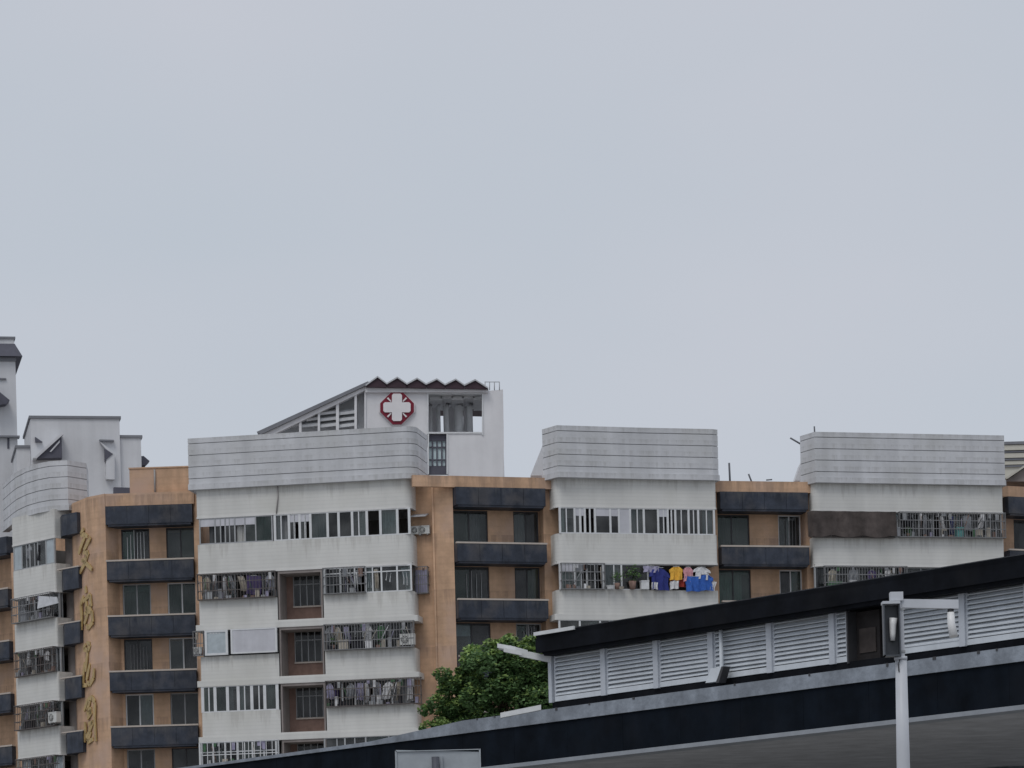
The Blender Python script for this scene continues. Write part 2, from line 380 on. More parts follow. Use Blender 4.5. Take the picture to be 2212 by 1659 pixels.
def window(F, edges, z0, z1, kinds, frame='frame_white', mw=.085, w=-.04, transom=None, name='window', sill=True):
    """edges: u of the mullions; kinds per cell: g/G/t/d glass, o open, p panel; + c/C/k curtain behind"""
    mb = MB(); a, b = edges[0], edges[-1]
    mb.lbox(F, a, b, w - .04, w + .04, z1 - .06, z1); mb.lbox(F, a, b, w - .04, w + .04, z0, z0 + .06)
    for e in edges: mb.lbox(F, e - mw / 2, e + mw / 2, w - .045, w + .045, z0 + .003, z1 - .003)
    zt = None
    if transom:
        zt = z0 + (z1 - z0) * transom
        for i in range(len(edges) - 1):
            if kinds[i][0] != 'o' or len(kinds[i]) > 1: mb.lbox(F, edges[i], edges[i + 1], w - .035, w + .035, zt - .03, zt + .03)
    wd = mb.build(name, frame, APT)
    for i, kd in enumerate(kinds):
        u0, u1 = edges[i] + mw / 2, edges[i + 1] - mw / 2
        if u1 - u0 < .05: continue
        for c in kd:
            gm_ = {'g': 'glass_clear', 'G': 'glass_green', 't': 'glass_grey', 'd': 'glass_dark'}.get(c)
            if gm_:
                # one sash or two, the second slid behind the first
                q = rnd.random() if u1 - u0 > .42 else 1
                if q < .55:          # sliding pair, one leaf pushed partly open
                    um = u0 + (u1 - u0) * (.42 + .2 * rnd.random()); ov = u0 + (u1 - u0) * (.2 * rnd.random())
                    MB().lbox(F, u0, um, w - .008, w + .004, z0 + .05, z1 - .05).build('pane', gm_, wd)
                    if q < .38: MB().lbox(F, um, u1, w - .030, w - .020, z0 + .05, z1 - .05).build('pane', gm_, wd)
                    MB().lbox(F, um - .03, um + .03, w - .03, w + .03, z0 + .06, z1 - .06).build('stile', frame, wd)
                else: MB().lbox(F, u0, u1, w - .008, w + .004, z0 + .05, z1 - .05).build('pane', gm_, wd)
            elif c == 'p': MB().lbox(F, u0, u1, w - .02, w + .02, z0 + .05, z1 - .05).build('panel', 'panel_white', wd)
            elif c == 'q': MB().lbox(F, u0, u1, w - .02, w + .02, z0 + .05, z1 - .05).build('panel', 'panel_bluegrey', wd)
            elif c == 'h': MB().lbox(F, u0, u1, w - .02, w + .02, z0 + (z1 - z0) * .68, z1 - .05).build('panel', 'panel_white', wd)
            elif c in 'cCk':
                q0, q1 = (0, 1) if rnd.random() < .4 else ((0, .35 + .5 * rnd.random()) if rnd.random() < .5 else (.2 + .4 * rnd.random(), 1))
                curtain(F, u0 - .02 + (u1 - u0) * q0, u0 + (u1 - u0) * q1 + .02, z0 + .02, z1 - .03, {'c': 'curtain_pale', 'C': 'curtain_grey', 'k': 'curtain_dark'}[c], w - .22, wd)
            elif c == 's':           # sash stile in the middle of the cell
                uc = (u0 + u1) / 2; MB().lbox(F, uc - .04, uc + .04, w - .03, w + .03, z0 + .06, z1 - .06).build('stile', frame, wd)
    return wd

def grille(F, u0, u1, z0, z1, proj=.35, m='grille_steel', pitch=.16, hp=.45, bar=.022, w0=.0, floor=True, name='security_grille'):
    """projecting cage of upright bars"""
    mb = MB(); n = max(2, int((u1 - u0) / pitch)); zz0, zz1 = z0, z1
    for k in range(n + 1):
        u = u0 + (u1 - u0) * k / n; mb.lbox(F, u - bar / 2, u + bar / 2, w0 + proj - bar, w0 + proj, zz0, zz1)
    nh = max(2, int((z1 - z0) / hp))
    for k in range(nh + 1):
        z = z0 + (z1 - z0) * k / nh; e = .02
        mb.lbox(F, u0, u1, w0 + proj - bar - .003, w0 + proj + .004, z - e, z + e)
        for u in (u0, u1): mb.lbox(F, u - .018, u + .018, w0, w0 + proj, z - e - .002, z + e + .002)
    for u in (u0, u1):
        for k in range(1, 3): mb.lbox(F, u - bar / 2, u + bar / 2, w0 + proj * k / 3, w0 + proj * k / 3 + bar, zz0, zz1)
    if floor: mb.lbox(F, u0, u1, w0 + .01, w0 + proj - .01, z0 - .015, z0 + .012)
    go = mb.build(name, m, APT)
    cl = MB(); mats_ = ['cloth_grey', 'cloth_beige', 'cloth_black', 'cloth_white', 'cloth_green', 'frame_grey', 'cloth_lilac', 'brown_wall', 'curtain_dark']
    for q in range(int((u1 - u0) * 7)):
        u = u0 + .1 + (u1 - u0 - .2) * rnd.random(); w = w0 + proj * (.15 + .55 * rnd.random()); m_ = rnd.randrange(len(mats_))
        if rnd.random() < .45:       # things standing on the cage floor
            cl.lbox(F, u - .05 - .1 * rnd.random(), u + .05 + .12 * rnd.random(), w - .06, w + .06, z0 + .013, z0 + .12 + .45 * rnd.random() ** 2, m_)
        elif rnd.random() < .5:      # poles, hangers, folded cloth under the ceiling
            h = .1 + .35 * rnd.random(); cl.lbox(F, u - .04 - .08 * rnd.random(), u + .04 + .08 * rnd.random(), w - .03, w + .03, z1 - .08 - h, z1 - .05, m_)
        else:
            a, b = F.p3(u, w, z0 + .05 + rnd.random() * .5), F.p3(u + rnd.gauss(0, .3), w, z1 - .1 - rnd.random() * .3); cl.tube([a, b], .014 + .012 * rnd.random(), 5, m_)
    if cl.v: cl.build('stored_clutter', mats_, go, kind='stuff')
    return go

# ---- garments and other small things kept on balconies (each its own object)
ROWN = ['topmost', 'second highest', 'third highest', 'fourth highest', 'fifth highest']
COUNT = {}
def uniq(txt):
    COUNT[txt] = COUNT.get(txt, 0) + 1
    return COUNT[txt]
ORD = ['first', 'second', 'third', 'fourth', 'fifth', 'sixth', 'seventh', 'eighth', 'ninth', 'tenth', 'eleventh', 'twelfth', 'thirteenth', 'fourteenth']
def garment(F, u, ztop, wd, ht, colour, kind, label, group, w=.12):
    """a folded, slightly wavy garment on a hanger; outline by kind, 5 cm thick"""
    if kind == 'shirt': prof = [(0, .22), (.05, .5), (.12, 1.0), (.34, 1.0), (.36, .80), (.7, .78), (1, .84)]
    elif kind == 'trousers': prof = [(0, .5), (.1, .55), (.4, .56), (.7, .5), (1, .46)]
    elif kind == 'dress': prof = [(0, .3), (.1, .5), (.3, .42), (.6, .6), (1, .85)]
    else: prof = [(0, .95), (.3, .97), (.6, .93), (1, .96)]
    ph = rnd.random() * 6; mb = MB(); nu = 12; tilt = rnd.gauss(0, .10) * ht; droop = rnd.gauss(0, .05) * wd
    if kind == 'shirt': prof = [(v, h_ if v < .1 or v > .5 else h_ * (.78 + .3 * rnd.random())) for v, h_ in prof]
    fr, bk = [], []
    for (v, hw) in prof:
        a, b = [], []
        for k in range(nu + 1):
            s_ = -1 + 2 * k / nu
            uu = u + s_ * hw * wd / 2 + .02 * math.sin(v * 7 + ph) + tilt * v
            ww = w + (.045 * math.sin(s_ * 6 + ph + v * 2.0) + .03 * math.sin(s_ * 13 + ph * 2 + v)) * (0.35 + v)
            z = ztop - v * ht + droop * s_ + (.02 * math.sin(s_ * 4 + ph) if v == 1 else 0) - (abs(s_) * .10 * ht if (kind == 'shirt' and .05 < v < .35) else 0)
            a.append(F.p3(uu, ww + .025, z)); b.append(F.p3(uu, ww - .025, z))
        fr.append(a); bk.append(b)
    for j in range(len(prof) - 1):
        for k in range(nu):
            mb.face([fr[j][k], fr[j + 1][k], fr[j + 1][k + 1], fr[j][k + 1]], smooth=True)
            mb.face([bk[j][k + 1], bk[j + 1][k + 1], bk[j + 1][k], bk[j][k]], smooth=True)
        mb.face([bk[j][0], bk[j + 1][0], fr[j + 1][0], fr[j][0]]); mb.face([fr[j][nu], fr[j + 1][nu], bk[j + 1][nu], bk[j][nu]])
    mb.face([bk[0][k] for k in range(nu + 1)] + [fr[0][k] for k in range(nu, -1, -1)])
    mb.face([fr[-1][k] for k in range(nu + 1)] + [bk[-1][k] for k in range(nu, -1, -1)])
    o = mb.build({'towel': 'towel', 'sheet': 'bed_sheet'}.get(kind, kind), 'cloth_' + colour)
    hb = MB(); hb.tube([F.p3(u, w, ztop - .005), F.p3(u, w, ztop + .07)], .012, 5)
    hb.lbox(F, u - wd * .2, u + wd * .2, w - .035, w + .035, ztop - .012, ztop + .02); hb.build('hanger', 'frame_grey', o)
    tag(o, label, kind if kind != 'sheet' else 'bed sheet', group)
    return o
def ac_unit(F, u, z, label, w=.1, s=1.0, rot=0):
    """outdoor air conditioner unit on brackets"""
    t = thing('air_conditioner', tuple(F.p3(u, w, z)), label, 'air conditioner', 'air conditioners on the apartment block')
    W_, H_, D_ = .82 * s, .56 * s, .30 * s
    mb = MB(); mb.lbox(F, u - W_ / 2, u + W_ / 2, w, w + D_, z + .06, z + .06 + H_)
    mb.lbox(F, u - W_ / 2 - .01, u + W_ / 2 + .01, w - .005, w + D_ + .012, z + .06 + H_ - .03, z + .06 + H_ + .015)
    mb.build('casing', 'ac_white', t)
    fb = MB(); c = (u - W_ * .14, z + .06 + H_ * .5); ring = []
    n = 20; r0 = H_ * .40
    base = [F.p3(c[0] + r0 * math.cos(6.2832 * k / n), w + D_ + .006, c[1] + r0 * math.sin(6.2832 * k / n)) for k in range(n)]
    fb.face(base); fan = fb.build('fan_opening', 'ac_grille', t)
    gb = MB()
    for q in (.95, .6, .3):
        gb.tube([F.p3(c[0] + r0 * q * math.cos(6.2832 * k / 16), w + D_ + .018, c[1] + r0 * q * math.sin(6.2832 * k / 16)) for k in range(17)], .010, 5)
    for k in range(4):
        a = math.pi * k / 4; gb.tube([F.p3(c[0] + r0 * math.cos(a), w + D_ + .018, c[1] + r0 * math.sin(a)), F.p3(c[0] - r0 * math.cos(a), w + D_ + .018, c[1] - r0 * math.sin(a))], .009, 5)
    gb.build('fan_guard', 'ac_white', fan)
    kb = MB()
    for q in (-.3, .3):
        kb.lbox(F, u + q * W_ - .02, u + q * W_ + .02, w - .1, w + D_ + .02, z, z + .055)
    kb.build('bracket', 'frame_grey', t)
    return t
def crate(F, u, z, wd, ht, colour, label, name='storage_box', w=.12, dp=.28):
    t = thing(name, tuple(F.p3(u, w, z)), label, name.replace('_', ' ').split()[-1], 'things kept on the balconies')
    MB().lbox(F, u - wd / 2, u + wd / 2, w - dp / 2, w + dp / 2, z, z + ht * .86).build('body', colour, t)
    MB().lbox(F, u - wd / 2 - .015, u + wd / 2 + .015, w - dp / 2 - .015, w + dp / 2 + .015, z + ht * .862, z + ht).build('lid', colour, t)
    return t
def basin(F, u, z, r, colour, label, w=.14):
    mb = MB(); n = 14
    prof = [(.0, 0), (.72, 0), (1.0, .8), (1.06, .8), (1.0, .72), (.7, .08), (0, .08)]
    rings = []
    for q, h in prof:
        rings.append([F.p3(u + r * max(q, .02) * math.cos(6.2832 * k / n), w + r * max(q, .02) * math.sin(6.2832 * k / n), z + h * r) for k in range(n)])
    for j in range(len(rings) - 1):
        for k in range(n): mb.face([rings[j][k], rings[j][(k + 1) % n], rings[j + 1][(k + 1) % n], rings[j + 1][k]], smooth=True)
    o = mb.build('wash_basin', colour); return tag(o, label, 'basin', 'things kept on the balconies')
def pot_plant(F, u, z, h, label, w=.14):
    t = thing('potted_plant', tuple(F.p3(u, w, z)), label, 'plant', 'things kept on the balconies')
    mb = MB(); mb.tube([F.p3(u, w, z), F.p3(u, w, z + h * .32)], h * .11, 10, r1=h * .16); mb.build('pot', 'brown_wall', t)
    fb = MB(); c = F.p3(u, w, z + h * .62)
    for k in range(70):
        d = Vector((rnd.gauss(0, 1), rnd.gauss(0, 1), rnd.gauss(.2, 1))).normalized() * h * (.12 + .26 * rnd.random()); leafquad(fb, c + d, h * .10, 0)
    fb.build('foliage', 'leaf', t); return t
def leafquad(mb, p, s, m):
    a = Vector((rnd.gauss(0, 1), rnd.gauss(0, 1), rnd.gauss(0, .5))).normalized()
    up = Vector((rnd.gauss(0, .6), rnd.gauss(0, .6), 1)).normalized(); b = a.cross(up).normalized()
    nrm = a.cross(b) * s * .18
    i = len(mb.v); l = s * (1 + .5 * rnd.random()); w = s * .42
    mb.v += [tuple(p - a * l * .5), tuple(p + b * w + nrm), tuple(p + a * l * .55), tuple(p - b * w + nrm), tuple(p - nrm * .3)]
    for q in ((4, 0, 1), (4, 1, 2), (4, 2, 3), (4, 3, 0)):
        mb.f.append([i + k for k in q]); mb.mi.append(m); mb.sm.append(True)

GW = 'washing hung out on the apartment block'
# ---------------------------------------------------------------- the four white bays
FM = Frame(P(428, 182.1), P(892, 180.0))
FC = Frame(P(1204, 181.2), P(1552, 183.6))
FR_ = Frame(P(1762, 185.3), P(2171, 188.2))
FLB = Frame(P(20, 191.4), P(119, 187.9))

def core(F, u0, u1, z1=29.35, back=-12.0, front=-4.22, m='grey_render', name='core'):
    MB().lbox(F, u0, u1, back, front, 0, z1).build(name, m, APT)

def zrow(k): return ZB - FL * k     # top of window row k (underside of the band above it)

# ---- main bay
a_, b_ = FM.u(598), FM.u(698)
for k in range(NROW):
    band(FM, ZB - FL * k, .10, .42, 0 if k < 2 else .22, notch=None if k < 2 else (a_, b_))
    interior(FM, 0, FM.L, ZB - FL * (k + 1) + .12, parts=[a_, b_] if k else [a_])
core(FM, 0, FM.L)
MB().lbox(FM, .2, FM.L - .2, -4.2, -.35, 29.2, 29.36).build('roof_slab', 'grey_render', APT)
parapet(FM, [FM.p(-.35, -3.2), FM.p(-.32, .22), FM.p(FM.L * .5, .24)] + endarc(FM, FM.L + .35, .24, .7, 1) + [FM.p(FM.L + .35, -3.0)])
# row 1: the long run of windows
zd = lambda z: (740 + z / 2.212) / 1.8517
y1 = zrow(0)
ed = [FM.u(zd(z), 1140) for z in (130, 265, 355, 440, 530, 625, 770)]
window(FM, ed, y1 - 1.4, y1, ['hk', 'hdk', 'hdo', 'hqo'.replace('q', 'c'), 'Gh', 'GC'], 'frame_grey', .07)
ed = [FM.u(zd(z), 1140) for z in (795, 920, 1015, 1110, 1262, 1360, 1480, 1610, 1730, 1880, 1985)]
window(FM, ed, y1 - 1.4, y1, ['gC', 'hds', 'hgs', 'gC', 'd', 'dk', 'gc', 'o', 'gc', 'o'], 'frame_white', .13)
# row 2
y2 = zrow(1)
grille(FM, .02, a_ - .05, y2 - 1.38, y2 - .02, .30, 'rusty_bar', .17)
ed = [FM.u(d, 1250) for d in (436, 463, 480, 505, 530, 565, 592)]
window(FM, ed, y2 - 1.4, y2, ['C', 'k', 'gC', 'o', 'tk', 'tC'], 'frame_grey', .06, w=-.3)
ed = [FM.u(d, 1250) for d in (701, 735, 766, 790, 824, 858, 888)]
window(FM, ed, y2 - 1.4, y2, ['tC', 'tk', 'oo', 'gc', 'tk', 'gc'], 'frame_white', .09, transom=.78)
grille(FM, b_ + .04, FM.u(790), y2 - 1.38, y2 - .02, .28, 'grille_steel', .18)
# row 3
y3 = zrow(2)
pnl = MB(); pnl.lbox(FM, FM.u(441), FM.u(491), .12, .20, y3 - 1.36, y3 - .05); pb = pnl.build('white_window_shutter', 'panel_bluegrey', APT)
fr = MB()
for (u0, u1) in ((FM.u(441), FM.u(446)), (FM.u(486), FM.u(491))): fr.lbox(FM, u0, u1, .10, .24, y3 - 1.37, y3 - .04)
for z in (y3 - 1.37, y3 - .14): fr.lbox(FM, FM.u(441) + .002, FM.u(491) - .002, .10, .238, z, z + .11)
for k in range(4): fr.lbox(FM, FM.u(452) + k * .16, FM.u(452) + k * .16 + .10, .12, .21, y3 - .22, y3 - .17)
fr.build('shutter_frame', 'frame_white', pb)
pnl = MB(); pnl.lbox(FM, FM.u(498), FM.u(596), .10, .20, y3 - 1.33, y3 - .03); pb = pnl.build('white_window_shutter', 'panel_white', APT)
fr = MB()
for (u0, u1) in ((FM.u(497), FM.u(501)), (FM.u(593), FM.u(597))): fr.lbox(FM, u0, u1, .08, .225, y3 - 1.34, y3 - .02)
for z in (y3 - 1.34, y3 - .09): fr.lbox(FM, FM.u(497) + .003, FM.u(597) - .003, .08, .222, z, z + .07)
fr.build('shutter_frame', 'frame_white', pb)
MB().lbox(FM, FM.u(431), FM.u(597), -.5, -.42, y3 - 1.4, y3).build('inner_screen', 'curtain_dark', APT)
grille(FM, FM.u(416), FM.u(438), y3 - 1.35, y3 - .05, .25, 'grille_steel', .14)
grille(FM, b_ + .04, FM.u(893), y3 - 1.38, y3 - .02, .34, 'grille_steel', .15)
ed = [FM.u(d, 1370) for d in (701, 730, 765, 800, 840, 888)]
window(FM, ed, y3 - 1.4, y3, ['C', 'tC', 'd', 'go', 'tC'], 'frame_grey', .06, w=-.3)
# row 4
y4 = zrow(3)
ed = [FM.u(zd(z), 1500) for z in (155, 265, 375, 470, 590, 705, 815)]
window(FM, ed, y4 - 1.4, y4, ['GC', 'Gk', 'gC', 'gc', 'tk', 'GC'], 'frame_white', .16)
grille(FM, b_ + .04, FM.u(905), y4 - 1.38, y4 - .02, .32, 'rusty_bar', .16)
ed = [FM.u(d, 1500) for d in (701, 737, 765, 805, 845, 888)]
window(FM, ed, y4 - 1.4, y4, ['tC', 'k', 'tC', 'd', 'C'], 'frame_white', .08, w=-.3)
# row 5 and the rows hidden below
for k in range(4, NROW - 1):
    yk = zrow(k)
    ed = [FM.u(d, 1600) for d in (431, 460, 486, 513, 545, 570, 596)]
    window(FM, ed, yk - 1.4, yk, ['tC', 'gc', 'tk', 'GC', 'gC', 'tk'], 'frame_white', .10, transom=.62)
    ed = [FM.u(d, 1600) for d in (701, 745, 790, 840, 888)]
    window(FM, ed, yk - 1.4, yk, ['tC', 'tk', 'gC', 'tk'], 'frame_grey', .08)
grille(FM, .02, a_ - .1, zrow(4) - 1.38, zrow(4) - .02, .30, 'frame_white', .32, hp=.5, bar=.03)
# loggias in the middle of the main bay
for k in range(1, NROW - 1):
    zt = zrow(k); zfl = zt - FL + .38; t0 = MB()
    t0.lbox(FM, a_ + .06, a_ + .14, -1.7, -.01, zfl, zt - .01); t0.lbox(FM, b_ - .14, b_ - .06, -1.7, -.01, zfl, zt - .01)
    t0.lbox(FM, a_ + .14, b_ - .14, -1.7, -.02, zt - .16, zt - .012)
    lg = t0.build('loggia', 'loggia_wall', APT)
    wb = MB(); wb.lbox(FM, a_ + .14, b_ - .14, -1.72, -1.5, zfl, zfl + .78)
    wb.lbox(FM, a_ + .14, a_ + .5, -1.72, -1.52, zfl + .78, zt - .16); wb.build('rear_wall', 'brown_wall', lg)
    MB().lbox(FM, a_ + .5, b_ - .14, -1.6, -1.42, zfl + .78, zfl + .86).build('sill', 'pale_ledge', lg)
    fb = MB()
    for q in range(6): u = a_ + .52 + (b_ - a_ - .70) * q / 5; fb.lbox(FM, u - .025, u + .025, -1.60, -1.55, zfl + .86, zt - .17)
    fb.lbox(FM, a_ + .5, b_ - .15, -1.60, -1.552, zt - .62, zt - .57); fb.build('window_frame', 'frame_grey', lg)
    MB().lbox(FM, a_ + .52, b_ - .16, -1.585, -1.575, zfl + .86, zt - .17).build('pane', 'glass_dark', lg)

pp = MB(); pp.tube([FM.p3(FM.u(601, 1090), .05, ZB + 1.5), FM.p3(FM.u(601, 1090), .05, ZB + .9), FM.p3(FM.u(597, 1090), .05, ZB + .05)], .035, 8); pp.build('rain_pipe', 'pipe_grey', APT)
# ---- middle bay
for k in range(NROW):
    band(FC, ZB - FL * k, .40, .14, 0 if k < 2 else .2)
    interior(FC, 0, FC.L, ZB - FL * (k + 1) + .12, parts=[FC.L * .5])
core(FC, 0, FC.L)
MB().lbox(FC, .2, FC.L - .2, -4.2, -.35, 29.2, 29.36).build('roof_slab', 'grey_render', APT)
parapet(FC, [P(1178, 184.3, 980), P(1172, 182.0, 980), P(1204, 180.75, 980), FC.p(FC.L * .5, .26), FC.p(FC.L - .25, .26), FC.p(FC.L + .12, .12), FC.p(FC.L + .12, -3.0)])
zc = lambda z: (2100 + z / 2.458) / 1.8517
ed = [FC.u(zc(z), 1130) for z in (345, 490, 590, 690, 840, 925, 1035, 1170, 1310, 1405, 1480, 1610, 1705, 1860)]
window(FC, ed, y1 - 1.4, y1, ['gc', 'hds', 'os', 'hd', 'hdC', 'p', 'gC', 'd', 'hdk', 'os', 'dc', 'dC', 'gC'], 'frame_white', .11)
ed = [FC.u(zc(z), 1250) for z in (345, 490, 610, 770, 950, 1210)]
window(FC, ed, y2 - 1.4, y2, ['gch', 'gc', 'dk', 'gC', 'd'], 'frame_white', .09)
grille(FC, FC.u(zc(350)), FC.u(zc(775)), y2 - 1.38, y2 - .02, .26, 'grille_steel', .2)
MB().lbox(FC, FC.u(zc(955)), FC.u(zc(1205)), -.75, -.6, y2 - 1.4, y2 - .1).build('inner_screen', 'cloth_green', APT)
for k in range(2, NROW - 1):
    yk = zrow(k)
    window(FC, [FC.L * q / 8 + .05 for q in range(8)] + [FC.L - .1], yk - 1.4, yk, ['tC', 'gc', 'tk', 'dC', 'tC', 'tk', 'gC', 'tC'], 'frame_white', .10)

# ---- right bay
for k in range(NROW):
    band(FR_, ZB - FL * k, .40, .10, 0 if k < 2 else .2)
    interior(FR_, 0, FR_.L, ZB - FL * (k + 1) + .12, parts=[FR_.L * .42])
core(FR_, 0, FR_.L)
MB().lbox(FR_, .2, FR_.L - .2, -4.2, -.35, 29.2, 29.36).build('roof_slab', 'grey_render', APT)
parapet(FR_, [P(1735, 188.3, 990), P(1729, 186.4, 990), P(1761, 185.05, 990), FR_.p(FR_.L * .5, .26), FR_.p(FR_.L + .05, .26), FR_.p(FR_.L + .12, .1), FR_.p(FR_.L + .12, -3.0)])
zr = lambda z: (3150 + z / 2.336) / 1.8517
uA, uB = FR_.u(zr(190), 1130), FR_.u(zr(995), 1130)
# brown shade cloth boxed out over half of the top row
sb = MB(); nn = 26; prev = None
for q in range(nn + 1):
    u = uA + (uB - uA) * q / nn; w = .42 + .035 * math.sin(q * 1.3) + (0 if q > 1 else -.35 * (1 - q)); zlo = y1 - 1.42 - .05 * math.sin(q * .7)
    if prev: sb.hexa([FR_.p3(prev[0], prev[1], prev[2]), FR_.p3(u, w, zlo), FR_.p3(u, w - .03, zlo), FR_.p3(prev[0], prev[1] - .03, prev[2]),
                      FR_.p3(prev[0], prev[1] - .10, y1 - .03), FR_.p3(u, w - .10, y1 - .03), FR_.p3(u, w - .13, y1 - .03), FR_.p3(prev[0], prev[1] - .13, y1 - .03)])
    prev = (u, w, zlo)
sb.build('shade_cloth', 'awning_brown', APT)
MB().lbox(FR_, uA + .1, uB - .05, .02, .30, y1 - 1.45, y1 - 1.40).build('ledge', 'rusty_bar', APT)
grille(FR_, FR_.u(zr(1045)), FR_.L - .02, y1 - 1.38, y1 - .02, .34, 'grille_steel', .15)
ed = [FR_.u(zr(z), 1130) for z in (250, 420, 640, 840, 1040, 1180, 1300, 1440, 1560, 1680, 1820, 1910, 2010)]
window(FR_, ed, y1 - 1.4, y1, ['tk', 'tC', 'tk', 'tk', 'tC', 'd', 'tC', 'tk', 'gc', 'd', 'tC', 'tk'], 'frame_grey', .07, w=-.25)
grille(FR_, FR_.u(zr(335)), FR_.u(zr(1100)), y2 - 1.38, y2 - .02, .34, 'grille_steel', .16)
for k in range(1, NROW - 1):
    yk = zrow(k)
    window(FR_, [FR_.L * q / 9 + .05 for q in range(9)] + [FR_.L - .1], yk - 1.4, yk, ['tC', 'tk', 'tk', 'dC', 'tC', 'tk', 'gC', 'tC', 'tk'], 'frame_grey', .08, w=-.25)

# ---- leftmost curved bay
for k in range(NROW):
    band(FLB, ZB - FL * k, .6, .12, 0)
    interior(FLB, 0, FLB.L, ZB - FL * (k + 1) + .12)
    yk = zrow(k)
    if k < NROW - 1:
        n = 5; window(FLB, [.5 + (FLB.L - .55) * q / n for q in range(n + 1)], yk - 1.4, yk, [['qC', 'gC', 'tk', 'gC', 'q'], ['tk', 'tC', 'tk', 'C', 'tC'], ['tC', 'C', 'tk', 'tk', 'tC'], ['tk', 'tk', 'dC', 'tC', 'tk']][k % 4], 'frame_grey', .09, w=-.06 if k == 0 else -.28)
    if 0 < k < 5: grille(FLB, .7, FLB.L - .05, yk - 1.38, yk - .02, .38 if k != 2 else .28, 'rusty_bar' if k != 1 else 'grille_steel', .17)
core(FLB, 0, FLB.L + 3)
pl = [P(5, 196, 1060), P(24, 193.2, 1060), P(36, 191.7, 1060), P(58, 190.0, 1060), P(82, 188.9, 1060), P(108, 188.2, 1060), P(147, 188.0, 1060), P(188, 189.2, 1060), P(192, 192, 1060)]
parapet(FLB, pl)
# white sheet tied over the cage of the second row
u0 = FLB.u(100, 1320); tb = MB()
pts = [FLB.p3(u0, .46, zrow(1) - .15), FLB.p3(FLB.L + .55, .30, zrow(1) - .35), FLB.p3(FLB.L + .75, .36, zrow(1) - .72), FLB.p3(u0 - .05, .56, zrow(1) - .85)]
bk = [p - Vector((FLB.n.x, FLB.n.y, 0)) * .05 for p in pts]
tb.hexa([pts[3], pts[2], bk[2], bk[3], pts[0], pts[1], bk[1], bk[0]])
tag(tb.build('tarpaulin', 'tarp_grey'), 'pale grey tarpaulin tied over the cage of the leftmost curved bay', 'tarpaulin')

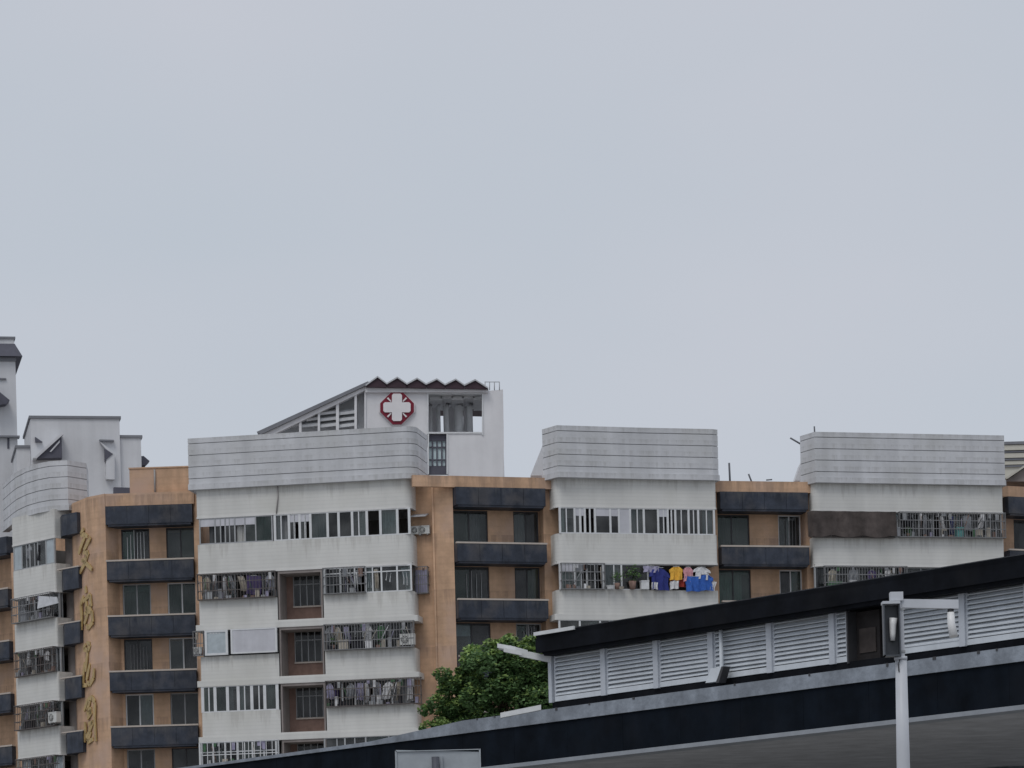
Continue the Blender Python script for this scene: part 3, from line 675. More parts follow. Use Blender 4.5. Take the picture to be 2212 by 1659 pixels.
# ---------------------------------------------------------------- orange recesses with dark balconies
def recess(F, u0, u1, wins, kmax=NROW, bandh=1.05, back=-1.2, ledge=True, splay=0.0, top=True):
    """dark balcony fronts, orange rear wall with windows; wins = list of (ua, ub)"""
    for k in range(kmax):
        zb = ZB - FL * k
        bb = MB(); bb.prism([F.p(u0 + .12, -.02), F.p(u0, back), F.p(u1, back), F.p(u1 - .1, -.02)][::-1], zb, zb + .12)
        bb.prism([F.p(u0, -.12), F.p(u0, 0), F.p(u1, 0), F.p(u1, -.12)], zb + .10, zb + bandh)
        bb.lbox(F, u0, u0 + .12, back, -.12, zb + .10, zb + bandh); bb.lbox(F, u1 - .12, u1, back, -.12, zb + .10, zb + bandh)
        o = bb.build('balcony_front', 'dark_tile', APT)
        for q in range(4):
            d_ = (u1 - u0) / 4; e_ = .006 * rnd.random()
            MB().lbox(F, u0 + d_ * q + .012, u0 + d_ * (q + 1) - .012, .002, .022 + e_, zb + .11, zb + bandh - .012).build('facing_panel', 'dark_tile', o)
        if k:
            MB().lbox(F, u0 - .03, u1 + .03, -.16, .05, zb + bandh + .002, zb + bandh + .09).build('coping', 'pale_ledge', o)
        # rear wall of this storey, window openings left free
        w_ = MB(); zlo, zhi = zb - FL + bandh - .15, zb + .12; zs = zlo + .20
        us = u0 + splay; cur = us
        for (wa, wb) in wins:
            w_.lbox(F, cur, wa, back - .3, back, zlo, zhi); cur = wb
            w_.lbox(F, wa, wb, back - .3, back, zlo, zs)
            w_.lbox(F, wa, wb, back - .3, back, zhi - .14, zhi)
        w_.lbox(F, cur, u1, back - .3, back, zlo, zhi)
        if splay: w_.prism([F.p(u0 - .02, -.1), F.p(us, back), F.p(us, back - .3), F.p(u0 - .02, back - .3)], zlo, zhi)
        w_.build('recess_wall', 'orange_render', APT)
        for (wa, wb) in wins:
            wd = MB(); mids = [wa + .035, (wa + wb) / 2, wb - .035]
            for e in mids: wd.lbox(F, e - .035, e + .035, back - .16, back - .09, zs, zhi - .14)
            for z in (zs, zhi - .21): wd.lbox(F, wa, wb, back - .155, back - .095, z, z + .07)
            wo = wd.build('window', rnd.choice(['frame_white', 'frame_grey', 'frame_grey', 'frame_dark', 'frame_dark']), APT)
            for j in range(2):
                MB().lbox(F, mids[j] + .035, mids[j + 1] - .035, back - .13, back - .12, zs + .06, zhi - .20).build('pane', rnd.choice(['glass_grey', 'glass_clear', 'glass_dark', 'glass_green']), wo)
            r_ = rnd.random()
            if rnd.random() < .45:   # upright bars behind part of the opening
                bm_ = MB(); q0 = .1 + .4 * rnd.random(); nb = rnd.randint(3, 6)
                for q in range(nb):
                    ub_ = wa + (wb - wa) * (q0 + (.92 - q0) * q / nb); bm_.lbox(F, ub_ - .015, ub_ + .015, back - .08, back - .05, zs + .02, zhi - .2 - .4 * rnd.random())
                bm_.build('window_bars', rnd.choice(['frame_white', 'grille_steel', 'frame_grey']), wo)
            if rnd.random() < .35:   # roller blind or panel across the top
                MB().lbox(F, wa + .06, wb - .06, back - .22, back - .20, zhi - .25 - .6 * rnd.random(), zhi - .16).build('blind', rnd.choice(['curtain_grey', 'panel_bluegrey', 'curtain_dark']), wo)
            if r_ < .75: curtain(F, wa + .05 + (wb - wa) * .4 * (rnd.random() < .4), wa + (wb - wa) * (.55 + .4 * rnd.random()), zs + .05, zhi - .25, rnd.choice(['curtain_grey', 'curtain_grey', 'curtain_dark', 'curtain_pale']), back - .28, wo)
            MB().lbox(F, wa - .05, wb + .05, back - .1, back + .06, zs - .06, zs - .002).build('sill', 'pale_ledge', wo)
        rm = MB(); rm.lbox(F, u0, u1, back - 3.2, back - 3.0, zlo, zhi); rm.lbox(F, u0, u1, back - 3.0, back - .31, zlo - .1, zlo)
        rm.build('room', 'inner_plaster', APT)
    MB().lbox(F, u0, u1, -12, back - 3.25, 0, 29.3).build('core', 'orange_render', APT)

def wall(name, pts, z0, z1, m='orange_render'):
    return MB().prism(pts, z0, z1).build(name, m, APT)

# recess between main and middle bay
F1 = Frame(P(989, 180.05), P(1183, 181.55))
recess(F1, 0, F1.L, [(.03, F1.u(1057, 1250, -1.2)), (F1.u(1112, 1250, -1.2), F1.L - .03)])
ul, ur = F1.u(880), F1.u(1222)
wall('orange_pier', [P(888, 181.35), P(938, 181.05), P(938, 180.72), F1.p(-.02, -.5), F1.p(-.02, -4.4), P(888, 185)], 0, 29.40)
wall('orange_pier', [F1.p(F1.L + .02, -.5), F1.p(ur, -.75), F1.p(ur, -4.4), F1.p(F1.L + .02, -4.4)], 0, 29.40)
wall('roof_beam', [F1.p(F1.u(900), -.22), F1.p(F1.u(1206), -.22), F1.p(F1.u(1206), -.48), F1.p(F1.u(900), -.48)], 28.86, 29.46)
wall('roof_slab', [F1.p(-.1, -.5), F1.p(F1.L + .1, -.5), F1.p(F1.L + .1, -6), F1.p(-.1, -6)], 29.15, 29.38, 'grey_render')
pp = MB(); pp.tube([(P(939, 180.68).x, 180.68, 10), (P(939, 180.68).x, 180.68, 29.3)], .06, 8); pp.build('rain_pipe', 'orange_render', APT)
# recess between middle and right bay
F2 = Frame(P(1560, 184.25), P(1750, 185.5))
recess(F2, 0, F2.L, [(.03, F2.u(1622, 1250, -1.2)), (F2.u(1684, 1250, -1.2), F2.L - .03)])
wall('orange_pier', [F2.p(F2.u(1535), -.6), F2.p(-.02, -.5), F2.p(-.02, -4.4), F2.p(F2.u(1535), -4.4)], 0, 29.40)
wall('orange_pier', [F2.p(F2.L + .02, -.5), F2.p(F2.u(1780), -.6), F2.p(F2.u(1780), -4.4), F2.p(F2.L + .02, -4.4)], 0, 29.40)
wall('roof_beam', [F2.p(F2.u(1550), -.2), F2.p(F2.u(1760), -.2), F2.p(F2.u(1760), -.48), F2.p(F2.u(1550), -.48)], 28.86, 29.46)
wall('roof_slab', [F2.p(-.1, -.5), F2.p(F2.L + .1, -.5), F2.p(F2.L + .1, -6), F2.p(-.1, -6)], 29.15, 29.38, 'grey_render')
# recess at the right edge of the picture
F3 = Frame(P(2182, 188.9), P(2370, 191.5))
recess(F3, 0, F3.L, [(F3.u(2190, 1150, -1.2), F3.u(2245, 1150, -1.2)), (F3.u(2300, 1150, -1.2), F3.u(2350, 1150, -1.2))])
wall('orange_pier', [F3.p(F3.u(2160), -.6), F3.p(-.02, -.5), F3.p(-.02, -4.4), F3.p(F3.u(2160), -4.4)], 0, 29.40)
wall('orange_pier', [F3.p(F3.L + .02, -.5), F3.p(F3.L + 1, -.5), F3.p(F3.L + 1, -4.4), F3.p(F3.L + .02, -4.4)], 0, 29.40)
wall('roof_beam', [F3.p(-.3, -.2), F3.p(F3.L + .3, -.2), F3.p(F3.L + .3, -.48), F3.p(-.3, -.48)], 28.86, 29.46)
# wing with the gold lettering
FW = Frame(P(231, 184.2), P(419, 184.0))
recess(FW, 0, FW.L, [(FW.u(264, 1250, -1.0), FW.u(325, 1250, -1.0)), (FW.u(361, 1250, -1.0), FW.L - .03)], bandh=1.1, back=-1.0, splay=FW.u(258, 1250, -1.0))
g0, g1, g2 = P(160, 187.6), P(193, 185.45), P(231, 184.35)
wall('orange_pier', [g0, g1, g2, FW.p(-.02, -4.4), FW.p(-3.0, -6)], 0, 29.62)
wall('orange_pier', [FW.p(FW.L + .02, -.3), P(436, 184.0), P(436, 188), FW.p(FW.L + .02, -4)], 0, 29.40)
wall('roof_beam', [FW.p(0, -.12), FW.p(FW.L + .1, -.12), FW.p(FW.L + .1, -.5), FW.p(0, -.5)], 28.92, 29.60)
wall('roof_slab', [FW.p(-.1, -.52), FW.p(FW.L + .1, -.52), FW.p(FW.L + .1, -6), FW.p(-.1, -6)], 29.15, 29.38, 'grey_render')
ua, ub = FW.u(276, 1030), FW.u(417, 1030)
MB().lbox(FW, ua, ub, -5.0, -.62, 29.3, 30.98).build('roof_block', 'orange_render', APT)
MB().lbox(FW, ua - .04, ub + .04, -5.05, -.57, 30.98, 31.05).build('coping', 'orange_render', APT)
pp = MB(); pp.tube([FW.p3(FW.u(331, 1030), -.54, 29.5), FW.p3(FW.u(331, 1030), -.54, 30.9)], .05, 8); pp.build('rain_pipe', 'pipe_grey', APT)
# dark side balconies between the leftmost bay and the wing
F0 = Frame(P(118, 187.95), P(171, 186.35))
for k in range(NROW):
    zb = ZB - FL * k
    bb = MB(); bb.prism([F0.p(-.1, -.55), F0.p(F0.u(138, 1250), .05), F0.p(F0.L, .05), F0.p(F0.L, -1.4), F0.p(-.1, -1.4)], zb, zb + 1.15)
    bb.build('balcony_front', 'dark_tile', APT)
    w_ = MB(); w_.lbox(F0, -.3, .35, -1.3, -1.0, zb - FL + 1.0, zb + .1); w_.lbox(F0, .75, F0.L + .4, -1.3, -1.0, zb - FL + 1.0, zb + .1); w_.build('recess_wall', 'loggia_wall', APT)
    fb = MB()
    for u in (.36, .55, .74): fb.lbox(F0, u - .03, u + .03, -1.15, -1.08, zb - FL + 1.1, zb)
    wo = fb.build('window', 'frame_grey', APT); MB().lbox(F0, .36, .74, -1.12, -1.11, zb - FL + 1.1, zb).build('pane', 'glass_dark', wo)
    if k: MB().lbox(F0, .3, F0.L + .05, -.2, .06, zb + 1.152, zb + 1.22).build('coping', 'pale_ledge', APT)
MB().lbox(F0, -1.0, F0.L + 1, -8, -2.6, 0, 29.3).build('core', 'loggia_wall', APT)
# recess beyond the leftmost bay, cut by the frame
FX = Frame(P(-170, 199.5), P(22, 194.2))
recess(FX, 0, FX.L - .2, [(FX.u(-120, 1300, -1.2), FX.u(-70, 1300, -1.2))], back=-1.2)
wall('orange_pier', [FX.p(FX.L - .18, -.25), FX.p(FX.L + .6, -.25), FX.p(FX.L + .6, -5), FX.p(FX.L - .18, -5)], 0, ZB + .1)

# rear slopes behind the parapets, seen beside them
for (pts, Y) in ((((1146, 1027), (1172, 962), (1174, 1027)), 184.6), (((1717, 1038), (1733, 992), (1735, 1038)), 188.6)):
    MB().xz([W3(a, b, Y) for a, b in pts], Y, Y + 3.0).build('parapet_buttress', 'house_wall', APT)

# ---------------------------------------------------------------- gold lettering on the wing
SG = thing('lettering_sign', (g0.x, g0.y, 14), 'vertical row of four gold brush characters on the orange corner pier', 'sign')
FG = Frame(P(176, 186.55), P(206, 185.05))
def char(z0, z1, strokes):
    mb = MB()
    for st in strokes:
        pts = [FG.p3(x * FG.L * .92 + .03, .10, z1 - y * (z1 - z0)) for (x, y) in st]
        fine = []
        for i in range(len(pts) - 1):
            for q in range(4): fine.append(pts[i].lerp(pts[i + 1], q / 4))
        fine.append(pts[-1]); K = len(fine)
        for i in range(K - 1):
            p, q = fine[i], fine[i + 1]; d = (q - p).normalized(); nrm = Vector((FG.n.x, FG.n.y, 0)); s_ = d.cross(nrm).normalized()
            t0 = .105 * (.55 + .45 * math.sin(math.pi * (i + .3) / K)) + .03; t1 = .105 * (.55 + .45 * math.sin(math.pi * (i + 1.3) / K)) + .03
            mb.hexa([p - s_ * t0, q - s_ * t1, q - s_ * t1 + nrm * .06, p - s_ * t0 + nrm * .06, p + s_ * t0, q + s_ * t1, q + s_ * t1 + nrm * .06, p + s_ * t0 + nrm * .06])
    mb.build('character', 'gold_paint', SG)
def zl(dy): return Zat(190, dy, 185.8)
char(zl(1236), zl(1140), [[(.45, .02), (.2, .12), (.5, .16), (.75, .22)], [(.55, .2), (.15, .42), (.0, .55)], [(.95, .26), (.6, .42), (.4, .50)], [(.35, .55), (.75, .58), (.55, .72), (.2, .72)], [(.7, .56), (.5, .78), (.05, .98)], [(.3, .72), (.7, .86), (1.0, .98)]])
char(zl(1360), zl(1266), [[(.45, .0), (.5, .16)], [(.3, .22), (.05, .40), (.1, .66), (.05, .98)], [(.25, .34), (.8, .22), (.85, .50), (.45, .52)], [(.5, .34), (.5, .62)], [(.3, .62), (.9, .60), (.95, .86), (.6, .98), (.45, .90)], [(.6, .64), (.3, .86)]])
char(zl(1482), zl(1388), [[(.35, .03), (.2, .14), (.55, .18), (.7, .06), (.45, .0)], [(.5, .18), (.4, .42), (.3, .66)], [(.25, .44), (.1, .74), (.05, .95), (.4, .98)], [(.65, .50), (.45, .74), (.35, .86)], [(.95, .62), (.9, .84), (.6, .98), (.4, .90)]])
char(zl(1606), zl(1506), [[(.1, .28), (.4, .06), (.75, .02), (.95, .14), (.9, .5), (.95, .98)], [(.6, .08), (.35, .28), (.7, .26)], [(.3, .34), (.7, .32), (.35, .46)], [(.15, .52), (.15, .76), (.05, .95)], [(.4, .58), (.75, .56), (.45, .76), (.2, .86)], [(.6, .76), (.3, .96), (.75, .92)]])

# ---------------------------------------------------------------- things on the balconies
zs2 = y2 - .16
for (x, c, kd, wd, ht, dz, lab) in ((2632, 'navy', 'shirt', 1.15, 1.2, .06, 'dark blue jacket hanging left of the yellow shirt'),
                                    (2700, 'yellow', 'shirt', .85, .72, .0, 'yellow shirt hanging among blue washing on the middle bay'),
                                    (2748, 'pink', 'shirt', .66, .78, .02, 'pink shirt hanging right of the yellow shirt'),
                                    (2803, 'white', 'shirt', 1.0, .66, .02, 'white shirt hanging right of the pink shirt'),
                                    (2600, 'lilac', 'towel', .9, .34, -.02, 'lilac cloth hanging at the left end of the coloured washing')):
    garment(FC, FC.u(x / 1.8517, 1250), zs2 - dz, wd, ht, c, kd, lab, GW, w=.22 + .03 * rnd.random())
for (x, c, kd, wd, ht, dz, lab) in ((2762, 'blue', 'sheet', .80, .80, .52, 'bright blue sheet hanging below the pink shirt'),
                                    (2812, 'blue', 'shirt', .95, .85, .42, 'bright blue shirt hanging below the white shirt'),
                                    (2692, 'white', 'towel', .5, .42, .78, 'white towel hanging below the yellow shirt'),
                                    (2612, 'white', 'towel', .36, .36, .86, 'small white cloth hanging low under the dark blue jacket'),
                                    (2850, 'white', 'towel', .26, .5, .80, 'narrow white cloth at the right end of the coloured washing'),
                                    (2720, 'red', 'sheet', 1.25, .42, .62, 'dark red cloth behind the yellow and pink shirts')):
    garment(FC, FC.u(x / 1.8517, 1270), zs2 - dz, wd, ht, c, kd, lab, GW, w=.10 if c == 'red' else .28)
pb = MB(); pb.tube([FC.p3(FC.u(2580 / 1.8517), .22, zs2 + .07), FC.p3(FC.L - .05, .22, zs2 + .07)], .018, 6); pb.build('drying_rail', 'grille_steel', APT)
def batch(F, bayname, row, y, specs, rail=True):
    cnt = {}
    for i, (dx, ry, c, kd, wd, ht) in enumerate(specs):
        key = (c, kd); cnt[key] = cnt.get(key, 0) + 1
    seen = {}
    for i, (dx, ry, c, kd, wd, ht) in enumerate(specs):
        key = (c, kd); seen[key] = seen.get(key, 0) + 1
        o_ = '' if cnt[key] == 1 else ', ' + ORD[seen[key] - 1] + ' from left'
        garment(F, F.u(dx, ry), y - .14 - .05 * rnd.random(), wd, ht, c, kd, '%s %s in the %s row of the %s%s' % (c, 'sheet' if kd == 'sheet' else kd, ROWN[row], bayname, o_), GW, w=-.12 + .05 * rnd.random())
    if rail:
        us = [F.u(s_[0], s_[1]) for s_ in specs]; q = MB(); q.tube([F.p3(min(us) - .3, -.1, y - .08), F.p3(max(us) + .3, -.1, y - .08)], .016, 6); q.build('drying_rail', 'grille_steel', APT)
MBN = 'long left bay'
batch(FM, MBN, 1, y2, [(446, 1260, 'beige', 'shirt', .5, .8), (462, 1260, 'grey', 'trousers', .4, 1.0), (484, 1260, 'white', 'trousers', .35, 1.05), (497, 1260, 'grey', 'trousers', .36, .95), (520, 1260, 'beige', 'towel', .36, .8), (548, 1260, 'purple', 'sheet', .85, 1.0), (583, 1260, 'grey', 'shirt', .5, .85)])
batch(FM, 'long bay right of the loggia', 1, y2 - .001, [(772, 1250, 'grey', 'shirt', .5, .7), (797, 1250, 'white', 'dress', .38, .95), (812, 1250, 'beige', 'trousers', .36, 1.0), (841, 1250, 'white', 'shirt', .5, .7), (873, 1250, 'white', 'towel', .36, .9)])
batch(FM, MBN, 2, y3, [(712, 1370, 'grey', 'shirt', .5, .8), (728, 1370, 'beige', 'shirt', .45, .9), (748, 1370, 'lilac', 'towel', .3, .9), (794, 1370, 'white', 'shirt', .55, .8), (824, 1370, 'green', 'towel', .4, .8)])
batch(FM, MBN, 3, y4, [(712, 1490, 'lilac', 'shirt', .5, .8), (729, 1490, 'purple', 'trousers', .4, 1.0), (757, 1490, 'grey', 'shirt', .5, .8), (778, 1490, 'lilac', 'towel', .35, .9), (792, 1490, 'white', 'trousers', .35, 1.05), (812, 1490, 'grey', 'towel', .4, .7), (840, 1490, 'white', 'shirt', .6, .9), (862, 1490, 'beige', 'trousers', .36, 1.0), (884, 1490, 'white', 'dress', .4, .95)])
batch(FR_, 'right bay', 0, y1, [(1905, 1140, 'grey', 'shirt', .5, .8), (1932, 1140, 'teal', 'towel', .4, .8), (1965, 1140, 'black', 'shirt', .55, .85), (2000, 1140, 'grey', 'trousers', .4, 1.0), (2036, 1140, 'white', 'dress', .36, 1.0), (2056, 1140, 'navy', 'trousers', .4, 1.0), (2090, 1140, 'grey', 'towel', .5, .8), (2122, 1140, 'white', 'towel', .3, .6)])
batch(FR_, 'right bay', 1, y2, [(1800, 1240, 'beige', 'shirt', .5, .7), (1845, 1240, 'grey', 'towel', .5, .7), (1885, 1240, 'purple', 'shirt', .6, .7), (1920, 1240, 'white', 'shirt', .4, .5)])
batch(FLB, 'leftmost curved bay', 0, y1, [(62, 1190, 'grey', 'shirt', .55, .7), (84, 1190, 'black', 'trousers', .4, .9)])
batch(FLB, 'leftmost curved bay', 1, y2, [(50, 1310, 'grey', 'shirt', .55, .8), (76, 1310, 'black', 'towel', .5, .8)])
batch(FLB, 'leftmost curved bay', 2, y3, [(60, 1430, 'white', 'towel', .3, .6), (82, 1430, 'black', 'shirt', .5, .8), (100, 1430, 'white', 'shirt', .45, .5)])
# air conditioners
F1b = Frame(P(894, 181.31), P(937, 181.06))
ac_unit(F1b, F1b.u(902, 1145), y1 - 1.35, 'white air conditioner on the orange pier beside the topmost windows, left of its pair', w=.12, s=.75)
ac_unit(F1b, F1b.u(919, 1145), y1 - 1.35, 'white air conditioner on the orange pier beside the topmost windows, right of its pair', w=.12, s=.75)
hd_ = MB(); hd_.hexa([F1b.p3(F1b.u(897), .7, y1 - .42), F1b.p3(F1b.u(930), .7, y1 - .42), F1b.p3(F1b.u(930), .0, y1 - .22), F1b.p3(F1b.u(897), .0, y1 - .22),
                      F1b.p3(F1b.u(897), .7, y1 - .38), F1b.p3(F1b.u(930), .7, y1 - .38), F1b.p3(F1b.u(930), .0, y1 - .18), F1b.p3(F1b.u(897), .0, y1 - .18)])
hd_.build('rain_hood', 'sheet_grey', APT)
grille(F1b, F1b.u(898, 1250), F1b.u(927, 1250), y2 - 1.45, y2 - .05, .45, 'grille_steel', .12)
MB().lbox(F1b, F1b.u(900, 1250), F1b.u(925, 1250), .05, .30, y2 - 1.4, y2 - .2).build('cage_box', 'cloth_lilac', APT)
ac_unit(FM, FM.u(882, 1385), y3 - 1.34, 'white air conditioner in the cage at the right end of the shuttered window row', w=.02, s=1.0)
ac_unit(FLB, FLB.L + .12, zrow(3) - 1.30, 'white air conditioner at the foot of the leftmost curved bay', w=.2, s=1.0)
ac_unit(FM, FM.u(428, 1380), y3 - 1.3, 'grey white air conditioner beside the shutters at the left edge of the long bay', w=.02, s=.6)
# odds and ends on the sills
crate(FC, FC.u(zc(1165), 1290), y2 - 1.38, .44, .46, 'cloth_white', 'white box standing left of the blue washing on the middle bay', w=.22)
basin(FC, FC.u(zc(830), 1290), y2 - 1.385, .24, 'cloth_white', 'white wash basin on the sill of the middle bay', w=.24)
basin(FC, FC.u(zc(935), 1290), y2 - 1.385, .16, 'cloth_beige', 'small beige basin on the sill of the middle bay', w=.24)
pot_plant(FC, FC.u(zc(900), 1290), y2 - 1.38, 1.0, 'potted plant on the sill left of the tall plant and white box', w=.18)
pot_plant(FC, FC.u(zc(1050), 1290), y2 - 1.38, 1.35, 'tall potted plant on the sill left of the white box', w=.18)
crate(FM, FM.u(745, 1420), y3 - 1.37, .5, .5, 'cloth_beige', 'beige box in the cage right of the shuttered windows', w=.16)
crate(FM, FM.u(775, 1420), y3 - 1.37, .6, .62, 'cloth_black', 'black box in the cage right of the shuttered windows', w=.16)
crate(FM, FM.u(800, 1420), y3 - 1.37, .4, .4, 'cloth_white', 'white box in the cage right of the shuttered windows', w=.16)
pot_plant(FM, FM.u(722, 1420), y3 - 1.37, .8, 'potted plant at the left end of the cage beside the loggia', w=.16)
crate(FR_, FR_.u(1930, 1170), y1 - 1.37, .6, .5, 'cloth_grey', 'grey box on the topmost sill of the right bay', w=.16)
pot_plant(FR_, FR_.u(1960, 1170), y1 - 1.37, .6, 'potted plant on the topmost sill of the right bay', w=.16)
crate(FR_, FR_.u(2070, 1170), y1 - 1.37, .4, .55, 'cloth_teal', 'teal box on the topmost sill of the right bay', w=.16)
basin(FR_, FR_.u(1838, 1250), y2 - 1.0, .26, 'cloth_white', 'white basin in the cage of the right bay above the black eave', w=.2)
crate(FR_, FR_.u(1800, 1255), y2 - 1.37, .8, .5, 'cloth_green', 'dark green box in the cage of the right bay above the black eave', w=.18)
crate(FLB, FLB.u(60, 1320), y2 - 1.37, .6, .6, 'cloth_grey', 'grey box in the cage under the tarpaulin of the leftmost bay', w=.18)
crate(FLB, FLB.u(70, 1560), zrow(3) - 1.37, .7, .5, 'cloth_black', 'black box in the lowest cage of the leftmost bay', w=.18)

# rods on the roofs
def rod(name, a, b, r, label):
    mb = MB(); mb.tube([a, b], r, 6); return tag(mb.build(name, 'mast'), label, 'rod')
rod('roof_rod', W3(1577, 1042, 187), W3(1575, 1000, 187), .06, 'upright dark rod on the orange roof between middle and right bays')
rod('roof_rod', W3(1624, 1042, 187), W3(1617, 1024, 187), .05, 'short leaning rod on the orange roof right of the upright one')
rod('roof_rod', W3(1760, 940, 185.4), W3(1759, 921, 185.4), .045, 'short upright rod on the left corner of the right parapet')
rod('roof_rod', W3(1731, 960, 187), W3(1707, 946, 187), .05, 'slanting rod sticking out left of the right parapet')
rod('roof_rod', W3(1655, 1037, 187), W3(1668, 1036, 187), .04, 'flat short rod lying on the orange roof parapet')

# ================================================================== hospital behind
HYD = 222.0
hx = lambda z: (1000 + z / 2.0868) / 1.8517
hy = lambda z: (1480 + z / 2.0868) / 1.8517
def H(zx, zy, Y=HYD): return W3(hx(zx), hy(zy), Y)
HO = thing('hospital_building', (H(1500, 900).x, HYD, 0), 'white hospital building with sawtooth roof and red cross sign rising behind the flats', 'building')
def hrect(x0, x1, y0, y1, Y0=HYD, Y1=HYD + .5): return MB().xz([H(x0, y1, Y0), H(x1, y1, Y0), H(x1, y0, Y0), H(x0, y0, Y0)], Y0, Y1)
hrect(968, 1478, 150, 880, Y1=HYD + .6).build('sign_wall', 'hosp_wall', HO)
mb = hrect(1652, 2118, 528, 900, Y1=HYD + .6); mb.xz([H(1942, 528), H(2118, 528), H(2112, 162), H(1942, 178)], HYD, HYD + .6); mb.build('tower_wall', 'hosp_wall', HO)
xa, xb = H(2117, 600).x, H(968, 600).x
zt = H(2112, 165).z
MB().box(xa - .6, xa - .01, HYD + .61, HYD + 11, 0, zt - .1).build('tower_side', 'hosp_wall', HO)
MB().box(xb - 14, xa, HYD + .3, HYD + 12, 0, H(1500, 905).z).build('lower_storeys', 'hosp_wall', HO)
hrect(962, 1990, 140, 186, HYD - .25, HYD + .7).build('roof_beam', 'hosp_wall', HO)
# sawtooth roof: one ridge per tooth
pk = [(1065, 66), (1230, 72), (1395, 80), (1560, 86), (1718, 88), (1880, 92)]
vl = [(965, 138), (1142, 124), (1310, 126), (1470, 128), (1628, 132), (1790, 136), (1988, 160)]
for i, (px, py) in enumerate(pk):
    l_, r_ = vl[i], vl[i + 1]
    pts = [H(l_[0] + 3, l_[1], HYD - .5), H(px, py, HYD - .5), H(r_[0] - 3, r_[1], HYD - .5), H(r_[0] - 3, 146 + i * 2.6, HYD - .5), H(l_[0] + 3, 142 + i * 2.6, HYD - .5)]
    t = MB().xz(pts, HYD - .5, HYD + 10).build('roof_tooth', 'maroon_sheet', HO)
    for (p, q) in ((l_, (px, py)), ((px, py), r_)):
        a, b = H(p[0], p[1] - 5, HYD - .62), H(q[0], q[1] - 5, HYD - .62); d = Vector((0, 0, .10))
        MB().xz([a, b, b + d, a + d], HYD - .62, HYD + 10).build('roof_sheet', 'sheet_grey', t)
# sloping wing on the left: rafter, beam, mullions, slats
def slope_y(x, off=0): return 520 + (110 - 520) * (x - 70) / (965 - 70) + off
MB().xz([H(60, 524), H(965, 112), H(990, 102), H(990, 136), H(965, 140), H(95, 545)], HYD - .4, HYD + 8).build('sloping_roof', 'house_cap', HO)
MB().xz([H(90, 548), H(966, 141), H(966, 172), H(170, 556)], HYD - .2, HYD + .4).build('sloping_beam', 'hosp_wall', HO)
MB().xz([H(170, 556), H(966, 488), H(966, 640), H(120, 640)], HYD, HYD + .4).build('sill_wall', 'hosp_wall', HO)
for (x0, x1) in ((410, 430), (566, 584), (718, 742), (872, 892), (955, 968)):
    MB().xz([H(x0, 540), H(x1, 540), H(x1, slope_y(x1, 40)), H(x0, slope_y(x0, 40))], HYD - .1, HYD + .35).build('mullion', 'hosp_wall', HO)
MB().xz([H(892, 500), H(955, 500), H(955, slope_y(955, 44)), H(892, slope_y(892, 44))], HYD + .9, HYD + 1.0).build('rear_screen', 'hosp_slat', HO)
for (x0, x1) in ((300, 410), (430, 566), (584, 718), (742, 872)):
    for j in range(3):
        yb = 478 - j * 52
        if yb - 20 < slope_y(x1, 60): continue
        xs = max(x0, x0 if yb - 26 > slope_y(x0, 50) else x0 + 40)
        mb = MB(); a, b = H(xs, yb), H(x1, yb - 16)
        mb.hexa([(a.x, HYD + .15, a.z), (b.x, HYD + .15, b.z), (b.x, HYD + .9, b.z + .35), (a.x, HYD + .9, a.z + .35),
                 (a.x, HYD + .15, a.z + .16), (b.x, HYD + .15, b.z + .16), (b.x, HYD + .9, b.z + .51), (a.x, HYD + .9, a.z + .51)]); mb.build('slat', 'hosp_slat', HO)
MB().xz([H(150, 545), H(966, 500), H(966, 160)], HYD + 1.3, HYD + 1.4).build('rear_wall', 'hosp_slat', HO)
# big opening in the tower with drapes and ribs inside, sky through its right side
fr = MB()
for r_ in ((1476, 1490, 186, 535), (1936, 1948, 186, 545)): fr.xz([H(r_[0], r_[3]), H(r_[1], r_[3]), H(r_[1], r_[2]), H(r_[0], r_[2])], HYD - .08, HYD + .5)
for r_ in ((1490, 1936, 190, 202), (1490, 1936, 518, 532)): fr.xz([H(r_[0], r_[3]), H(r_[1], r_[3]), H(r_[1], r_[2]), H(r_[0], r_[2])], HYD - .06, HYD + .5)
op = fr.build('opening_frame', 'frame_white', HO)
hrect(1480, 1585, 186, 640, HYD + 4.2, HYD + 4.4).build('rear_wall', 'hosp_wall', HO)
hrect(1660, 1720, 186, 640, HYD + 4.2, HYD + 4.4).build('rear_wall', 'hosp_wall', HO)
hrect(1780, 1850, 186, 640, HYD + 4.2, HYD + 4.4).build('rear_wall', 'hosp_wall', HO)
hrect(1478, 1942, 170, 198, HYD + .7, HYD + 4.5).build('ceiling', 'hosp_slat', HO)
for i, (x, wd) in enumerate(((1505, 22), (1575, 20), (1640, 26), (1745, 40), (1835, 30))):
    c = H(x, 520, HYD + 2.5); mb = MB(); mb.tube([(c.x, HYD + 2.5, c.z - 2), (c.x, HYD + 2.5, H(x, 250).z), (c.x + .2, HYD + 2.9, H(x, 205).z)], wd * .0075, 10); mb.build('inner_column', 'hosp_slat', HO)
for i in range(5):
    a = H(1500 + i * 90, 230 - (i % 2) * 12); MB().box(a.x, a.x + .8, HYD + .8, HYD + 5, a.z, a.z + .22).build('ceiling_rib', 'hosp_slat', HO)
